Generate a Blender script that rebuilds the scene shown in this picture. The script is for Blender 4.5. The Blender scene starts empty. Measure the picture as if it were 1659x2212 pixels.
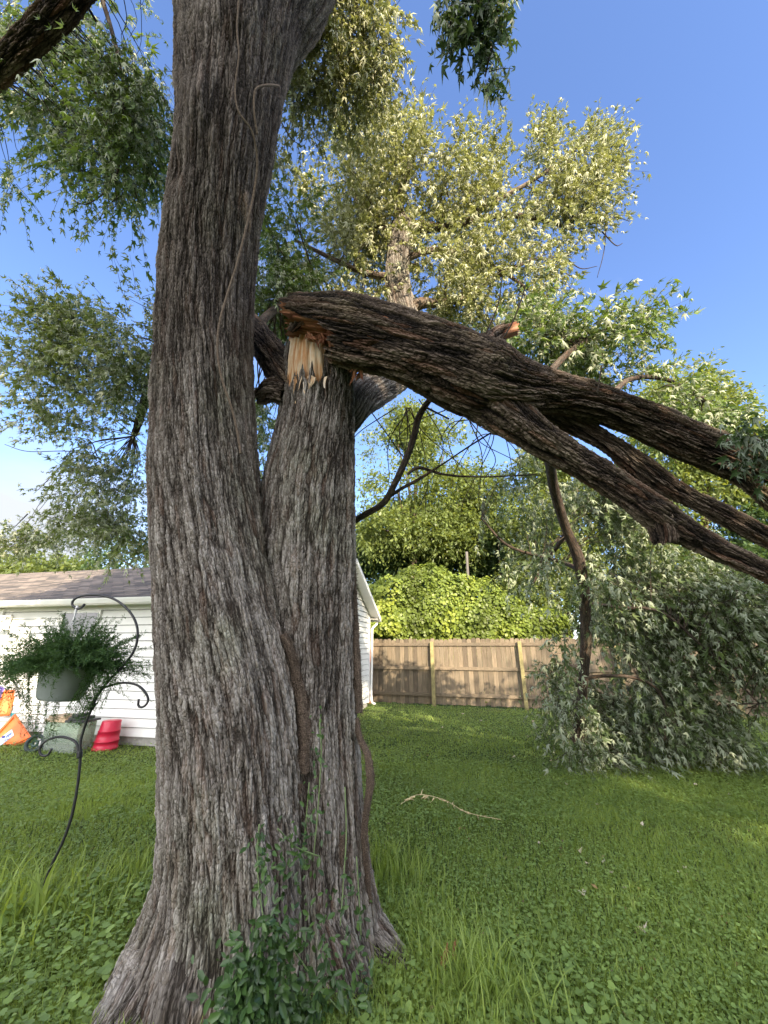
import bpy, math, random
import numpy as np
from mathutils import Vector
rng = np.random.default_rng(7)
random.seed(7)
PI = math.pi
R = math.radians
scene = bpy.context.scene
COL = scene.collection

# ------------------------------------------------------------ camera
PITCH = R(19.7); F = 820.0; CU, CV = 829.5, 1106.0; CAMZ = 1.6
cam = bpy.data.cameras.new("camera"); camo = bpy.data.objects.new("camera", cam); COL.objects.link(camo)
camo.location = (0, 0, CAMZ); camo.rotation_euler = (PI / 2 + PITCH, 0, 0)
cam.sensor_fit = 'HORIZONTAL'; cam.sensor_width = 36; cam.lens = 36 * F / 1659
cam.clip_start = 0.02; cam.clip_end = 3000
scene.camera = camo

# ------------------------------------------------------------ light
SUN_EL, SUN_AZ = 24.0, 20.0          # the low sun stands behind the camera, a little to its right
to_sun = Vector((math.sin(R(SUN_AZ)) * math.cos(R(SUN_EL)), -math.cos(R(SUN_AZ)) * math.cos(R(SUN_EL)), math.sin(R(SUN_EL))))
sl = bpy.data.lights.new("sun", 'SUN'); so = bpy.data.objects.new("sun", sl); COL.objects.link(so)
sl.energy = 3.3; sl.angle = R(0.5); sl.color = (1.0, 0.84, 0.62)
so.rotation_euler = to_sun.to_track_quat('Z', 'Y').to_euler(); so.location = (3, -8, 12)
w = bpy.data.worlds.new("World"); scene.world = w; w.use_nodes = True
nt = w.node_tree; nt.nodes.clear()
out = nt.nodes.new("ShaderNodeOutputWorld"); bg = nt.nodes.new("ShaderNodeBackground")
sky = nt.nodes.new("ShaderNodeTexSky"); sky.sky_type = 'NISHITA'; sky.sun_disc = False
sky.sun_elevation = R(SUN_EL); sky.sun_rotation = PI - R(SUN_AZ); sky.air_density = 1.0; sky.dust_density = 0.4; sky.ozone_density = 2.2
sky.altitude = 100
tc = nt.nodes.new("ShaderNodeTexCoord")
mp = nt.nodes.new("ShaderNodeMapping"); mp.inputs['Scale'].default_value = (1.5, 1.5, 4.0)
nz = nt.nodes.new("ShaderNodeTexNoise"); nz.inputs['Scale'].default_value = 1.7; nz.inputs['Detail'].default_value = 7; nz.inputs['Roughness'].default_value = 0.55
sep = nt.nodes.new("ShaderNodeSeparateXYZ")
nt.links.new(tc.outputs['Generated'], mp.inputs['Vector']); nt.links.new(mp.outputs[0], nz.inputs['Vector'])
nt.links.new(tc.outputs['Generated'], sep.inputs[0])
# a bank of cloud low on the left, thin wisps above
def wm(op, a, b=None, clamp=False):
    n = nt.nodes.new("ShaderNodeMath"); n.operation = op; n.use_clamp = clamp
    for i, s in enumerate((a, b)):
        if s is None: continue
        if isinstance(s, (int, float)): n.inputs[i].default_value = s
        else: nt.links.new(s, n.inputs[i])
    return n.outputs[0]
left = wm('MULTIPLY', wm('SUBTRACT', wm('MULTIPLY', sep.outputs[0], -1.0), 0.35), 2.6, True)
low = wm('MULTIPLY', wm('SUBTRACT', 0.42, sep.outputs[2]), 5.0, True)
bank = wm('MULTIPLY', wm('MULTIPLY', left, low), 0.70)
behind = wm('MULTIPLY', wm('MULTIPLY', wm('SUBTRACT', wm('MULTIPLY', sep.outputs[1], -1.0), 0.02), 3.0, True), 0.42)   # unseen bright cloud behind the viewer, added as neutral fill light
cl = wm('SUBTRACT', wm('ADD', wm('ADD', nz.outputs[0], bank), behind), 0.63)
cl = wm('MULTIPLY', cl, 2.6, True)
mixc = nt.nodes.new("ShaderNodeMixRGB"); mixc.inputs[2].default_value = (9.6, 9.5, 10.0, 1)
mixk = nt.nodes.new("ShaderNodeMixRGB"); mixk.inputs[1].default_value = (1.8, 1.9, 2.1, 1); mixk.inputs[2].default_value = (10.5, 10.2, 10.2, 1)
nt.links.new(wm('MULTIPLY', behind, 2.38, True), mixk.inputs[0]); nt.links.new(mixk.outputs[0], mixc.inputs[2])
nt.links.new(cl, mixc.inputs[0])
hs = nt.nodes.new("ShaderNodeHueSaturation"); hs.inputs['Saturation'].default_value = 1.0
tint = nt.nodes.new("ShaderNodeMixRGB"); tint.blend_type = 'MULTIPLY'; tint.inputs[0].default_value = 1; tint.inputs[2].default_value = (0.72, 0.745, 0.90, 1)
nt.links.new(sky.outputs[0], hs.inputs['Color']); nt.links.new(hs.outputs[0], tint.inputs[1]); nt.links.new(tint.outputs[0], mixc.inputs[1])
nt.links.new(mixc.outputs[0], bg.inputs[0]); nt.links.new(bg.outputs[0], out.inputs[0])
bg.inputs[1].default_value = 0.115
scene.view_settings.view_transform = 'Standard'; scene.view_settings.look = 'None'
scene.view_settings.exposure = 2.15; scene.view_settings.gamma = 1
scene.render.engine = 'CYCLES'
scene.cycles.max_bounces = 6; scene.cycles.diffuse_bounces = 3; scene.cycles.transparent_max_bounces = 6
try: scene.cycles.use_denoising = True
except Exception: pass

# ------------------------------------------------------------ measuring helpers: where a sight line meets depth d / plane Y / the ground
cp, sp = math.cos(PITCH), math.sin(PITCH)
def ray(u, v):
    x = (u - CU) / F; up = (CV - v) / F
    return np.array([x, cp - sp * up, sp + cp * up])
def U(u, v, d): return np.array([0, 0, CAMZ]) + ray(u, v) * d
def UY(u, v, Y):
    r = ray(u, v); return np.array([0, 0, CAMZ]) + r * (Y / r[1])
def G(u, v, z=0.0):
    r = ray(u, v); return np.array([0, 0, CAMZ]) + r * ((z - CAMZ) / r[2])

# ------------------------------------------------------------ object helpers
def tag(o, label=None, cat=None, group=None, kind=None):
    if label: o['label'] = label
    if cat: o['category'] = cat
    if group: o['group'] = group
    if kind: o['kind'] = kind
    return o
def thing(name, label, cat, loc=(0, 0, 0), group=None):
    o = bpy.data.objects.new(name, None); COL.objects.link(o); o.location = Vector(loc); o.empty_display_size = 0.1
    return tag(o, label, cat, group)
def mesh(name, V, Fs, mat=None, parent=None, smooth=True, attrs=None, mats=None, midx=None):
    """V (n,3) world coordinates; Fs list of int arrays (m,k)"""
    V = np.asarray(V, dtype=np.float64)
    if parent is not None:
        V = V - np.array(parent_loc(parent))
    if not isinstance(Fs, (list, tuple)): Fs = [Fs]
    Fs = [np.asarray(f, dtype=np.int32) for f in Fs if len(f)]
    me = bpy.data.meshes.new(name)
    me.vertices.add(len(V)); me.vertices.foreach_set('co', V.astype(np.float32).ravel())
    nl = sum(f.size for f in Fs); npoly = sum(len(f) for f in Fs)
    me.loops.add(nl); me.polygons.add(npoly)
    me.loops.foreach_set('vertex_index', np.concatenate([f.ravel() for f in Fs]).astype(np.int32))
    st = []; c = 0
    for f in Fs:
        st.append(c + np.arange(len(f)) * f.shape[1]); c += f.size
    me.polygons.foreach_set('loop_start', np.concatenate(st).astype(np.int32))
    if mats:
        for m in mats: me.materials.append(m)
        me.polygons.foreach_set('material_index', np.asarray(midx, dtype=np.int32))
    elif mat: me.materials.append(mat)
    me.update(calc_edges=True)
    me.polygons.foreach_set('use_smooth', np.full(npoly, bool(smooth)))
    for k, a in (attrs or {}).items():
        a = np.asarray(a, dtype=np.float32)
        if a.ndim == 2:
            at = me.attributes.new(k, 'FLOAT_VECTOR', 'POINT'); at.data.foreach_set('vector', a.ravel())
        else:
            at = me.attributes.new(k, 'FLOAT', 'POINT'); at.data.foreach_set('value', a)
    o = bpy.data.objects.new(name, me); COL.objects.link(o)
    if parent is not None: o.parent = parent
    return o
def parent_loc(p):
    l = np.array(p.location)
    while p.parent is not None:
        p = p.parent; l = l + np.array(p.location)
    return l
class MB:
    """collects shapes for one mesh"""
    def __init__(s): s.V = []; s.Q = []; s.T = []; s.n = 0; s.A = {}
    def add(s, V, Q=None, T=None, **A):
        V = np.asarray(V, float)
        if Q is not None and len(Q): s.Q.append(np.asarray(Q) + s.n)
        if T is not None and len(T): s.T.append(np.asarray(T) + s.n)
        for k, a in A.items(): s.A.setdefault(k, []).append(np.asarray(a, float))
        s.V.append(V); s.n += len(V)
    def box(s, a, b, M=None, bev=0.0):
        a = np.array(a, float); b = np.array(b, float)
        lo, hi = np.minimum(a, b), np.maximum(a, b)
        c = np.array([[x, y, z] for z in (0, 1) for y in (0, 1) for x in (0, 1)], float)
        V = lo + c * (hi - lo)
        if M is not None: V = M(V)
        s.add(V, [[0, 2, 3, 1], [4, 5, 7, 6], [0, 1, 5, 4], [2, 6, 7, 3], [0, 4, 6, 2], [1, 3, 7, 5]])
    def build(s, name, mat, parent=None, smooth=False):
        Fs = []
        if s.Q: Fs.append(np.concatenate(s.Q))
        if s.T: Fs.append(np.concatenate(s.T))
        return mesh(name, np.concatenate(s.V), Fs, mat, parent, smooth, {k: np.concatenate(a) for k, a in s.A.items()})
def bevel(o, w=0.005, seg=2):
    m = o.modifiers.new('bevel', 'BEVEL'); m.width = w; m.segments = seg; m.limit_method = 'ANGLE'; return o

def catmull(P, n):
    P = np.asarray(P, float); k = len(P)
    Q = np.vstack([2 * P[0] - P[1], P, 2 * P[-1] - P[-2]])
    t = np.linspace(0, k - 1, n); i = np.minimum(t.astype(int), k - 2); f = (t - i)[:, None]
    a, b, c, d = Q[i], Q[i + 1], Q[i + 2], Q[i + 3]
    return 0.5 * ((2 * b) + (c - a) * f + (2 * a - 5 * b + 4 * c - d) * f ** 2 + (3 * b - a - 3 * c + d) * f ** 3)
def resample(PR, step):
    """PR (k,4): xyz radius -> evenly spaced"""
    D = catmull(PR, max(8, len(PR) * 24))
    L = np.r_[0, np.cumsum(np.linalg.norm(np.diff(D[:, :3], axis=0), axis=1))]
    n = max(3, int(L[-1] / step) + 1); s = np.linspace(0, L[-1], n)
    return np.stack([np.interp(s, L, D[:, j]) for j in range(4)], 1), s
def frames(P, ref):
    T = np.gradient(P, axis=0); T /= np.linalg.norm(T, axis=1)[:, None] + 1e-12
    X = ref - (T @ ref)[:, None] * T; X /= np.linalg.norm(X, axis=1)[:, None] + 1e-12
    return T, X, np.cross(T, X)
# cheap smooth 3D value noise
_g = np.random.default_rng(3).random((32, 32, 32))
def vnoise(P, sc=1.0):
    p = np.asarray(P) * sc; i = np.floor(p).astype(int); f = p - i; f = f * f * (3 - 2 * f); r = 0
    for dx in (0, 1):
        for dy in (0, 1):
            for dz in (0, 1):
                wgt = (f[..., 0] if dx else 1 - f[..., 0]) * (f[..., 1] if dy else 1 - f[..., 1]) * (f[..., 2] if dz else 1 - f[..., 2])
                r = r + wgt * _g[(i[..., 0] + dx) % 32, (i[..., 1] + dy) % 32, (i[..., 2] + dz) % 32]
    return r
def fbm(P, sc=1.0, o=3): return sum(vnoise(np.asarray(P) + 7.3 * k, sc * 2 ** k) * 0.5 ** k for k in range(o)) / (2 - 0.5 ** (o - 1))

def tube(PR, step, segs, ref=(1, 0, 0), rad=None, s0=None, s1=None, caps=(False, False), seed=0, lump=0.0, rmean=None, twist=0.0):
    """lofted limb. rad(theta, s, L)->multiplier; s0/s1(theta)-> arc length where the column begins / ends"""
    RS, s = resample(np.asarray(PR, float), step); L = s[-1]
    P, rr = RS[:, :3], RS[:, 3]
    T, X, Y = frames(P, np.array(ref, float))
    th = np.arange(segs) / segs * 2 * PI
    a = np.zeros(segs) if s0 is None else s0(th); b = np.full(segs, L) if s1 is None else s1(th)
    n = len(s)
    S = a[None, :] + (s / L)[:, None] * (b - a)[None, :]
    def itp(A): return np.stack([np.interp(S, s, A[:, j]) for j in range(A.shape[1])], -1)
    Pi, Xi, Yi = itp(P), itp(X), itp(Y); ri = np.interp(S, s, rr)
    TH = np.broadcast_to(th, S.shape)
    if rad is not None: ri = ri * rad(TH, S, L)
    D = np.cos(TH)[..., None] * Xi + np.sin(TH)[..., None] * Yi
    rm = rmean or float(rr.mean())
    bark = np.stack([rm * np.cos(TH + twist * S), rm * np.sin(TH + twist * S), S + seed * 3.7], -1)
    if lump:
        ri = ri * (1 + lump * (fbm(np.concatenate([bark[..., :2] * 1.0, bark[..., 2:] * 0.6], -1) + seed * 11.1, 4.0) - 0.5) * 2)
    V = Pi + D * ri[..., None]
    i = np.arange(n - 1)[:, None] * segs; j = np.arange(segs)[None, :]; j2 = (j + 1) % segs
    Q = np.stack([i + j, i + j2, i + segs + j2, i + segs + j], -1).reshape(-1, 4)
    V = V.reshape(-1, 3); bark = bark.reshape(-1, 3); Tt = []
    if caps[0]:
        V = np.vstack([V, Pi[0].mean(0)]); bark = np.vstack([bark, bark[0]]); c = len(V) - 1
        Tt.append(np.stack([np.full(segs, c), j2[0], j[0]], 1))
    if caps[1]:
        V = np.vstack([V, Pi[-1].mean(0)]); bark = np.vstack([bark, bark[-1]]); c = len(V) - 1; o_ = (n - 1) * segs
        Tt.append(np.stack([np.full(segs, c), o_ + j[0], o_ + j2[0]], 1))
    return V, Q, (np.concatenate(Tt) if Tt else None), bark
def tube_mb(mb, PR, step=0.08, segs=6, ref=None, seed=0, lump=0.0, **k):
    PR = np.asarray(PR, float)
    if ref is None:
        d = PR[-1, :3] - PR[0, :3]; ref = (1, 0, 0) if abs(d[0]) < 0.75 * np.linalg.norm(d) else (0, 0, 1)
    V, Q, T, b = tube(PR, step, segs, ref, caps=(True, True), seed=seed, lump=lump, **k)
    mb.add(V, Q, T, bark=b)
def path(pts, default_d=None):
    """(u, v, d, radius in photo px) -> (x,y,z,r)"""
    return np.array([np.r_[U(p[0], p[1], p[2]), p[3] * p[2] / F] for p in pts])

# ------------------------------------------------------------ materials
def newmat(name):
    m = bpy.data.materials.new(name); m.use_nodes = True; t = m.node_tree
    return m, t, t.nodes['Principled BSDF'], t.nodes['Material Output']
class NT:
    def __init__(s, t): s.t = t
    def n(s, typ, **k):
        x = s.t.nodes.new(typ)
        for a, b in k.items(): setattr(x, a, b)
        return x
    def l(s, a, b): s.t.links.new(a, b)
    def math(s, op, a, b=None, clamp=False):
        n = s.n("ShaderNodeMath", operation=op, use_clamp=clamp)
        for i, q in enumerate((a, b)):
            if q is None: continue
            if isinstance(q, (int, float)): n.inputs[i].default_value = q
            else: s.l(q, n.inputs[i])
        return n.outputs[0]
    def noise(s, vec, sc, det=4, ro=0.55, dist=0):
        n = s.n("ShaderNodeTexNoise"); n.inputs['Scale'].default_value = sc; n.inputs['Detail'].default_value = det; n.inputs['Roughness'].default_value = ro; n.inputs['Distortion'].default_value = dist
        if vec is not None: s.l(vec, n.inputs['Vector'])
        return n
    def ramp(s, fac, stops, interp='LINEAR'):
        n = s.n("ShaderNodeValToRGB"); n.color_ramp.interpolation = interp; e = n.color_ramp.elements
        while len(e) < len(stops): e.new(0.5)
        for q, (p, c) in zip(e, stops): q.position = p; q.color = (*c, 1)
        s.l(fac, n.inputs[0]); return n.outputs[0]
    def mix(s, fac, a, b, mode='MIX'):
        n = s.n("ShaderNodeMixRGB", blend_type=mode)
        for i, q in enumerate((fac, a, b)):
            if isinstance(q, (int, float)): n.inputs[i].default_value = q
            elif isinstance(q, tuple): n.inputs[i].default_value = (*q, 1)
            else: s.l(q, n.inputs[i])
        return n.outputs[0]
    def mapping(s, vec, scale, loc=(0, 0, 0)):
        n = s.n("ShaderNodeMapping"); n.inputs['Scale'].default_value = scale; n.inputs['Location'].default_value = loc; s.l(vec, n.inputs[0]); return n.outputs[0]

def bark_material(name, depth=0.022, cell=26.0, stretch=0.15, cols=((0.035, 0.027, 0.023), (0.13, 0.11, 0.095), (0.27, 0.25, 0.23)), stain=0.5, disp=True, warm=0.25):
    m, t, bs, o = newmat(name); N = NT(t)
    at = N.n("ShaderNodeAttribute", attribute_name='bark').outputs['Vector']
    wn = N.noise(N.mapping(at, (1, 1, 0.5)), 5.0, 3)
    wv = N.n("ShaderNodeVectorMath", operation='SUBTRACT'); N.l(wn.outputs['Color'], wv.inputs[0]); wv.inputs[1].default_value = (0.5, 0.5, 0.5)
    ws = N.n("ShaderNodeVectorMath", operation='SCALE'); N.l(wv.outputs[0], ws.inputs[0]); ws.inputs['Scale'].default_value = 0.05
    ad = N.n("ShaderNodeVectorMath", operation='ADD'); N.l(at, ad.inputs[0]); N.l(ws.outputs[0], ad.inputs[1])
    c1 = N.mapping(ad.outputs[0], (1, 1, stretch)); c2 = N.mapping(ad.outputs[0], (1, 1, stretch * 3.0), (3, 1, 2))
    v1 = N.n("ShaderNodeTexVoronoi", feature='DISTANCE_TO_EDGE'); v1.inputs['Scale'].default_value = cell; N.l(c1, v1.inputs['Vector'])
    v1c = N.n("ShaderNodeTexVoronoi", feature='F1'); v1c.inputs['Scale'].default_value = cell; N.l(c1, v1c.inputs['Vector'])
    v2 = N.n("ShaderNodeTexVoronoi", feature='DISTANCE_TO_EDGE'); v2.inputs['Scale'].default_value = cell * 2.3; N.l(c2, v2.inputs['Vector'])
    v2c = N.n("ShaderNodeTexVoronoi", feature='F1'); v2c.inputs['Scale'].default_value = cell * 2.3; N.l(c2, v2c.inputs['Vector'])
    h1 = N.math('MULTIPLY', v1.outputs['Distance'], 5.0, True)
    h2 = N.math('MULTIPLY', v2.outputs['Distance'], 3.6, True)
    s1 = N.n("ShaderNodeSeparateColor"); N.l(v1c.outputs['Color'], s1.inputs[0])
    s2 = N.n("ShaderNodeSeparateColor"); N.l(v2c.outputs['Color'], s2.inputs[0])
    fn = N.noise(N.mapping(at, (1, 1, 0.35)), 90, 5, 0.65).outputs[0]
    big = N.noise(N.mapping(at, (1, 1, 0.5)), 2.6, 3).outputs[0]
    # long wandering furrows
    fu = N.noise(N.mapping(ad.outputs[0], (1, 1, stretch * 0.75), (9, 2, 4)), cell * 0.62, 3, 0.5).outputs[0]
    fr = N.math('MULTIPLY', N.math('ABSOLUTE', N.math('SUBTRACT', fu, 0.5)), 13.0, True)
    fu2 = N.noise(N.mapping(ad.outputs[0], (1, 1, stretch * 1.1), (3, 7, 1)), cell * 1.25, 3, 0.5).outputs[0]
    fr2 = N.math('MULTIPLY', N.math('ABSOLUTE', N.math('SUBTRACT', fu2, 0.5)), 11.0, True)
    h = N.math('ADD', N.math('MULTIPLY', h1, 0.22), N.math('MULTIPLY', h2, 0.17))
    h = N.math('ADD', h, N.math('MULTIPLY', fr, 0.26))
    h = N.math('ADD', h, N.math('MULTIPLY', fr2, 0.16))
    fu3 = N.noise(N.mapping(ad.outputs[0], (1, 1, stretch * 0.8), (1, 5, 8)), cell * 0.27, 2, 0.5).outputs[0]
    fr3 = N.math('MULTIPLY', N.math('ABSOLUTE', N.math('SUBTRACT', fu3, 0.5)), 9.0, True)
    h = N.math('ADD', N.math('SUBTRACT', h, 0.24), N.math('MULTIPLY', fr3, 0.30))
    h = N.math('ADD', h, N.math('MULTIPLY', s1.outputs[0], 0.12))
    h = N.math('ADD', h, N.math('MULTIPLY', s2.outputs[0], 0.10))
    h = N.math('ADD', h, N.math('MULTIPLY', fn, 0.16))
    dsp = N.n("ShaderNodeDisplacement"); dsp.inputs['Midlevel'].default_value = 0.6; dsp.inputs['Scale'].default_value = depth
    N.l(h, dsp.inputs['Height'])
    # outer plates weather grey, the inner layers show brown
    col = N.ramp(N.math('MULTIPLY', h, 0.95), [(0.34, cols[0]), (0.60, cols[1]), (0.93, cols[2])])
    pl = N.ramp(s2.outputs[1], [(0.0, (0.72, 0.68, 0.62)), (0.5, (1, 1, 1)), (1.0, (1.14, 1.14, 1.15))]); col = N.mix(1.0, col, pl, 'MULTIPLY')
    col = N.mix(N.math('MULTIPLY', N.math('SUBTRACT', s1.outputs[2], 0.72, True), 3.5 * warm, True), col, (0.22, 0.105, 0.06))
    st = N.math('MULTIPLY', N.math('SUBTRACT', big, 0.50, True), 6.0 * stain, True)
    col = N.mix(st, col, N.mix(1.0, col, (0.42, 0.40, 0.40), 'MULTIPLY'))
    lic = N.noise(N.mapping(at, (1, 1, 0.8), (5, 5, 5)), 1.7, 4).outputs[0]
    col = N.mix(N.math('MULTIPLY', N.math('SUBTRACT', lic, 0.52, True), 2.6, True), col, N.mix(1.0, col, (0.80, 0.95, 0.70), 'MULTIPLY'))
    N.l(col, bs.inputs['Base Color']); bs.inputs['Roughness'].default_value = 0.92; bs.inputs['Specular IOR Level'].default_value = 0.25
    if disp:
        N.l(dsp.outputs[0], o.inputs['Displacement']); m.displacement_method = 'BOTH'
    else:
        bp = N.n("ShaderNodeBump"); bp.inputs['Distance'].default_value = depth; bp.inputs['Strength'].default_value = 0.9
        N.l(h, bp.inputs['Height']); N.l(bp.outputs[0], bs.inputs['Normal'])
    return m
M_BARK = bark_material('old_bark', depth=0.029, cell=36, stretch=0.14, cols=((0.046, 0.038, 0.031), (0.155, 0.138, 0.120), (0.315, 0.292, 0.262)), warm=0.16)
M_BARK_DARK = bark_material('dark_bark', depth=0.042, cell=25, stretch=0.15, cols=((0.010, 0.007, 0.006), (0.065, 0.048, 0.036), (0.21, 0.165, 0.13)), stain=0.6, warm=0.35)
M_BARK_S = bark_material('limb_bark', depth=0.012, cell=45, stretch=0.25, disp=False, cols=((0.05, 0.036, 0.027), (0.16, 0.125, 0.095), (0.28, 0.235, 0.19)), stain=0.3)
M_TWIG = bark_material('twig_bark', depth=0.003, cell=80, stretch=0.25, disp=False, cols=((0.022, 0.017, 0.013), (0.055, 0.043, 0.034), (0.11, 0.09, 0.072)), stain=0.2)
M_BARK_L = bark_material('shaded_stained_bark', depth=0.029, cell=36, stretch=0.14, cols=((0.046, 0.038, 0.031), (0.155, 0.138, 0.120), (0.315, 0.292, 0.262)), warm=0.16)
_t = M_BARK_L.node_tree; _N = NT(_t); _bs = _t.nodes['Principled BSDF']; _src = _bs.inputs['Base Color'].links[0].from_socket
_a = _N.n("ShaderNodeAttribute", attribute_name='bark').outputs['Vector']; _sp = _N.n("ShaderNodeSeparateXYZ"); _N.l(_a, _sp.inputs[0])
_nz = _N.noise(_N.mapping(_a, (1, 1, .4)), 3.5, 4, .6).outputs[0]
_f = _N.math('MULTIPLY', _N.math('SUBTRACT', _N.math('ADD', _sp.outputs[2], _N.math('MULTIPLY', _nz, 3.2)), 8.3), 0.8, True)   # darker upper bark: crown shade painted in, plus tannin stain
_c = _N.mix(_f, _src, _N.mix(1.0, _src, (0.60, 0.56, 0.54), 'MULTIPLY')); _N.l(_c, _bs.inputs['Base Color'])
def wood_material(name, cols, sc=60):
    m, t, bs, o = newmat(name); N = NT(t)
    at = N.n("ShaderNodeAttribute", attribute_name='bark').outputs['Vector']
    n1 = N.noise(N.mapping(at, (1, 1, 0.06)), sc, 5, 0.6).outputs[0]
    n2 = N.noise(N.mapping(at, (1, 1, 0.25), (2, 2, 2)), 16, 4, 0.6).outputs[0]
    c = N.ramp(N.math('ADD', N.math('MULTIPLY', n1, 0.55), N.math('MULTIPLY', n2, 0.6)), [(0.36, cols[0]), (0.5, cols[1]), (0.62, cols[2]), (0.75, cols[3])])
    N.l(c, bs.inputs['Base Color']); bs.inputs['Roughness'].default_value = 0.85
    bp = N.n("ShaderNodeBump"); bp.inputs['Distance'].default_value = 0.012; N.l(n1, bp.inputs['Height']); N.l(bp.outputs[0], bs.inputs['Normal'])
    return m
M_WOOD = wood_material('torn_wood', ((0.14, 0.05, 0.02), (0.46, 0.23, 0.09), (0.56, 0.44, 0.29), (0.62, 0.57, 0.50)))
M_WOODRED = wood_material('red_torn_wood', ((0.06, 0.018, 0.010), (0.18, 0.055, 0.025), (0.30, 0.13, 0.06), (0.42, 0.27, 0.17)))

def leaf_material(name, front, back=None, transl=0.35, var=0.35, gloss=0.45, tcol=None):
    m, t, bs, o = newmat(name); N = NT(t)
    rn = N.n("ShaderNodeAttribute", attribute_name='rnd').outputs['Fac']
    a = tuple(c * (1 - var) for c in front); b = (min(1, front[0] * (1 + var * 1.4)), front[1] * (1 + var), front[2] * (1 + var * 0.4))
    fc = N.ramp(rn, [(0.0, a), (0.55, front), (1.0, b)])
    if back:
        geo = N.n("ShaderNodeNewGeometry")
        bc = N.ramp(rn, [(0.0, tuple(c * 0.75 for c in back)), (1.0, tuple(min(1, c * 1.2) for c in back))])
        fc = N.mix(geo.outputs['Backfacing'], fc, bc)
    N.l(fc, bs.inputs['Base Color']); bs.inputs['Roughness'].default_value = gloss; bs.inputs['Specular IOR Level'].default_value = 0.35
    tr = N.n("ShaderNodeBsdfTranslucent")
    tcv = tcol or (front[0] * 2.6, front[1] * 2.2, front[2] * 0.9); tr.inputs[0].default_value = (*tcv, 1)
    mx = N.n("ShaderNodeMixShader"); mx.inputs[0].default_value = transl
    N.l(bs.outputs[0], mx.inputs[1]); N.l(tr.outputs[0], mx.inputs[2]); N.l(mx.outputs[0], o.inputs['Surface'])
    return m
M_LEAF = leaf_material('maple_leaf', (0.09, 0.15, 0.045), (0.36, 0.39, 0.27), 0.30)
M_LEAF_SUN = leaf_material('sunlit_maple_leaf', (0.18, 0.20, 0.06), (0.46, 0.47, 0.31), 0.28, tcol=(0.34, 0.36, 0.09))  # lighter copy of the maple leaf, sunlight on the crown put into its colour
M_LEAF_DK = leaf_material('shaded_maple_leaf', (0.045, 0.085, 0.035), (0.17, 0.21, 0.15), 0.25)  # darker copy of the maple leaf, shade put into its colour
M_LEAF_FALL = leaf_material('wilting_maple_leaf', (0.085, 0.13, 0.05), (0.29, 0.335, 0.235), 0.25, gloss=0.6)
M_BG = leaf_material('far_leaf', (0.115, 0.155, 0.045), None, 0.35, 0.45)
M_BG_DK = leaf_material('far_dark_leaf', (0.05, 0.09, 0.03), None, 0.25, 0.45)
M_VINELEAF = leaf_material('sunny_vine_leaf', (0.145, 0.195, 0.035), (0.15, 0.19, 0.06), 0.28, 0.5, tcol=(0.30, 0.38, 0.05))
M_GRASS = leaf_material('grass_blade', (0.19, 0.27, 0.07), None, 0.38, 0.45, gloss=0.5)
M_CLOVER = leaf_material('ground_leaf', (0.18, 0.27, 0.075), (0.15, 0.22, 0.09), 0.28, 0.45, gloss=0.45)
M_IVY = leaf_material('creeper_leaf', (0.042, 0.088, 0.026), (0.09, 0.13, 0.07), 0.15, 0.45, gloss=0.35)
M_FERN = leaf_material('fern_needle', (0.05, 0.11, 0.035), None, 0.25, 0.4, gloss=0.6)
def plain(name, col, rough=0.5, spec=0.5, noise=0.12, nsc=20, bump=0.0, metal=0.0):
    m, t, bs, o = newmat(name); N = NT(t)
    g = N.n("ShaderNodeTexCoord").outputs['Object']
    n = N.noise(g, nsc, 5, 0.6).outputs[0]
    c = N.ramp(n, [(0.3, tuple(max(0, x * (1 - noise)) for x in col)), (0.7, tuple(min(1, x * (1 + noise)) for x in col))])
    N.l(c, bs.inputs['Base Color']); bs.inputs['Roughness'].default_value = rough; bs.inputs['Specular IOR Level'].default_value = spec; bs.inputs['Metallic'].default_value = metal
    if bump:
        b = N.n("ShaderNodeBump"); b.inputs['Distance'].default_value = bump; N.l(n, b.inputs['Height']); N.l(b.outputs[0], bs.inputs['Normal'])
    return m

# ------------------------------------------------------------ leaf shapes
def lobed(k=5):
    if k == 5: lob = [(-105, .40), (-44, .80), (0, 1.0), (44, .80), (105, .40)]; notch = [(-160, .12), (-75, .22), (-23, .34), (23, .34), (75, .22), (160, .12)]
    else: lob = [(-55, .78), (0, 1.0), (55, .78)]; notch = [(-130, .2), (-28, .32), (28, .32), (130, .2)]
    V = [(0, 0, 0)]
    for a, r in notch: V.append((r * math.sin(R(a)), r * math.cos(R(a)), 0.05))
    for a, r in lob: V.append((r * math.sin(R(a)) * .8, r * math.cos(R(a)), -0.18 * r - .22 * abs(math.sin(R(a)))))
    n0 = 1; t0 = 1 + len(notch)
    Q = [(0, n0 + i + 1, t0 + i, n0 + i) for i in range(len(lob))]
    return np.array(V), np.array(Q)[:, ::-1]
LEAF5 = lobed(5); LEAF3 = lobed(3)
OVAL = (np.array([(0, 0, 0), (-.28, .35, .06), (-.22, .75, .04), (0, 1, -.08), (.22, .75, .04), (.28, .35, .06), (0, .5, -.03)]), np.array([(0, 6, 2, 1), (6, 3, 2, 2), (0, 5, 4, 6), (6, 4, 3, 3)]))
OVAL = (OVAL[0], np.array([(0, 6, 2, 1), (0, 5, 4, 6)]), np.array([(6, 3, 2), (6, 4, 3)]))
KITE = (np.array([(0, 0, 0), (-.32, .5, .05), (0, 1, -.06), (.32, .5, .05)]), np.array([(0, 3, 2, 1)]))
ROUND = (np.array([(0, 0.12, 0), (-.35, 0, .05), (-.55, .35, .07), (-.35, .8, .03), (0, .98, -.03), (.35, .8, .03), (.55, .35, .07), (.35, 0, .05)]), np.array([(0, 3, 2, 1), (0, 5, 4, 3), (0, 7, 6, 5)]))
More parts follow.
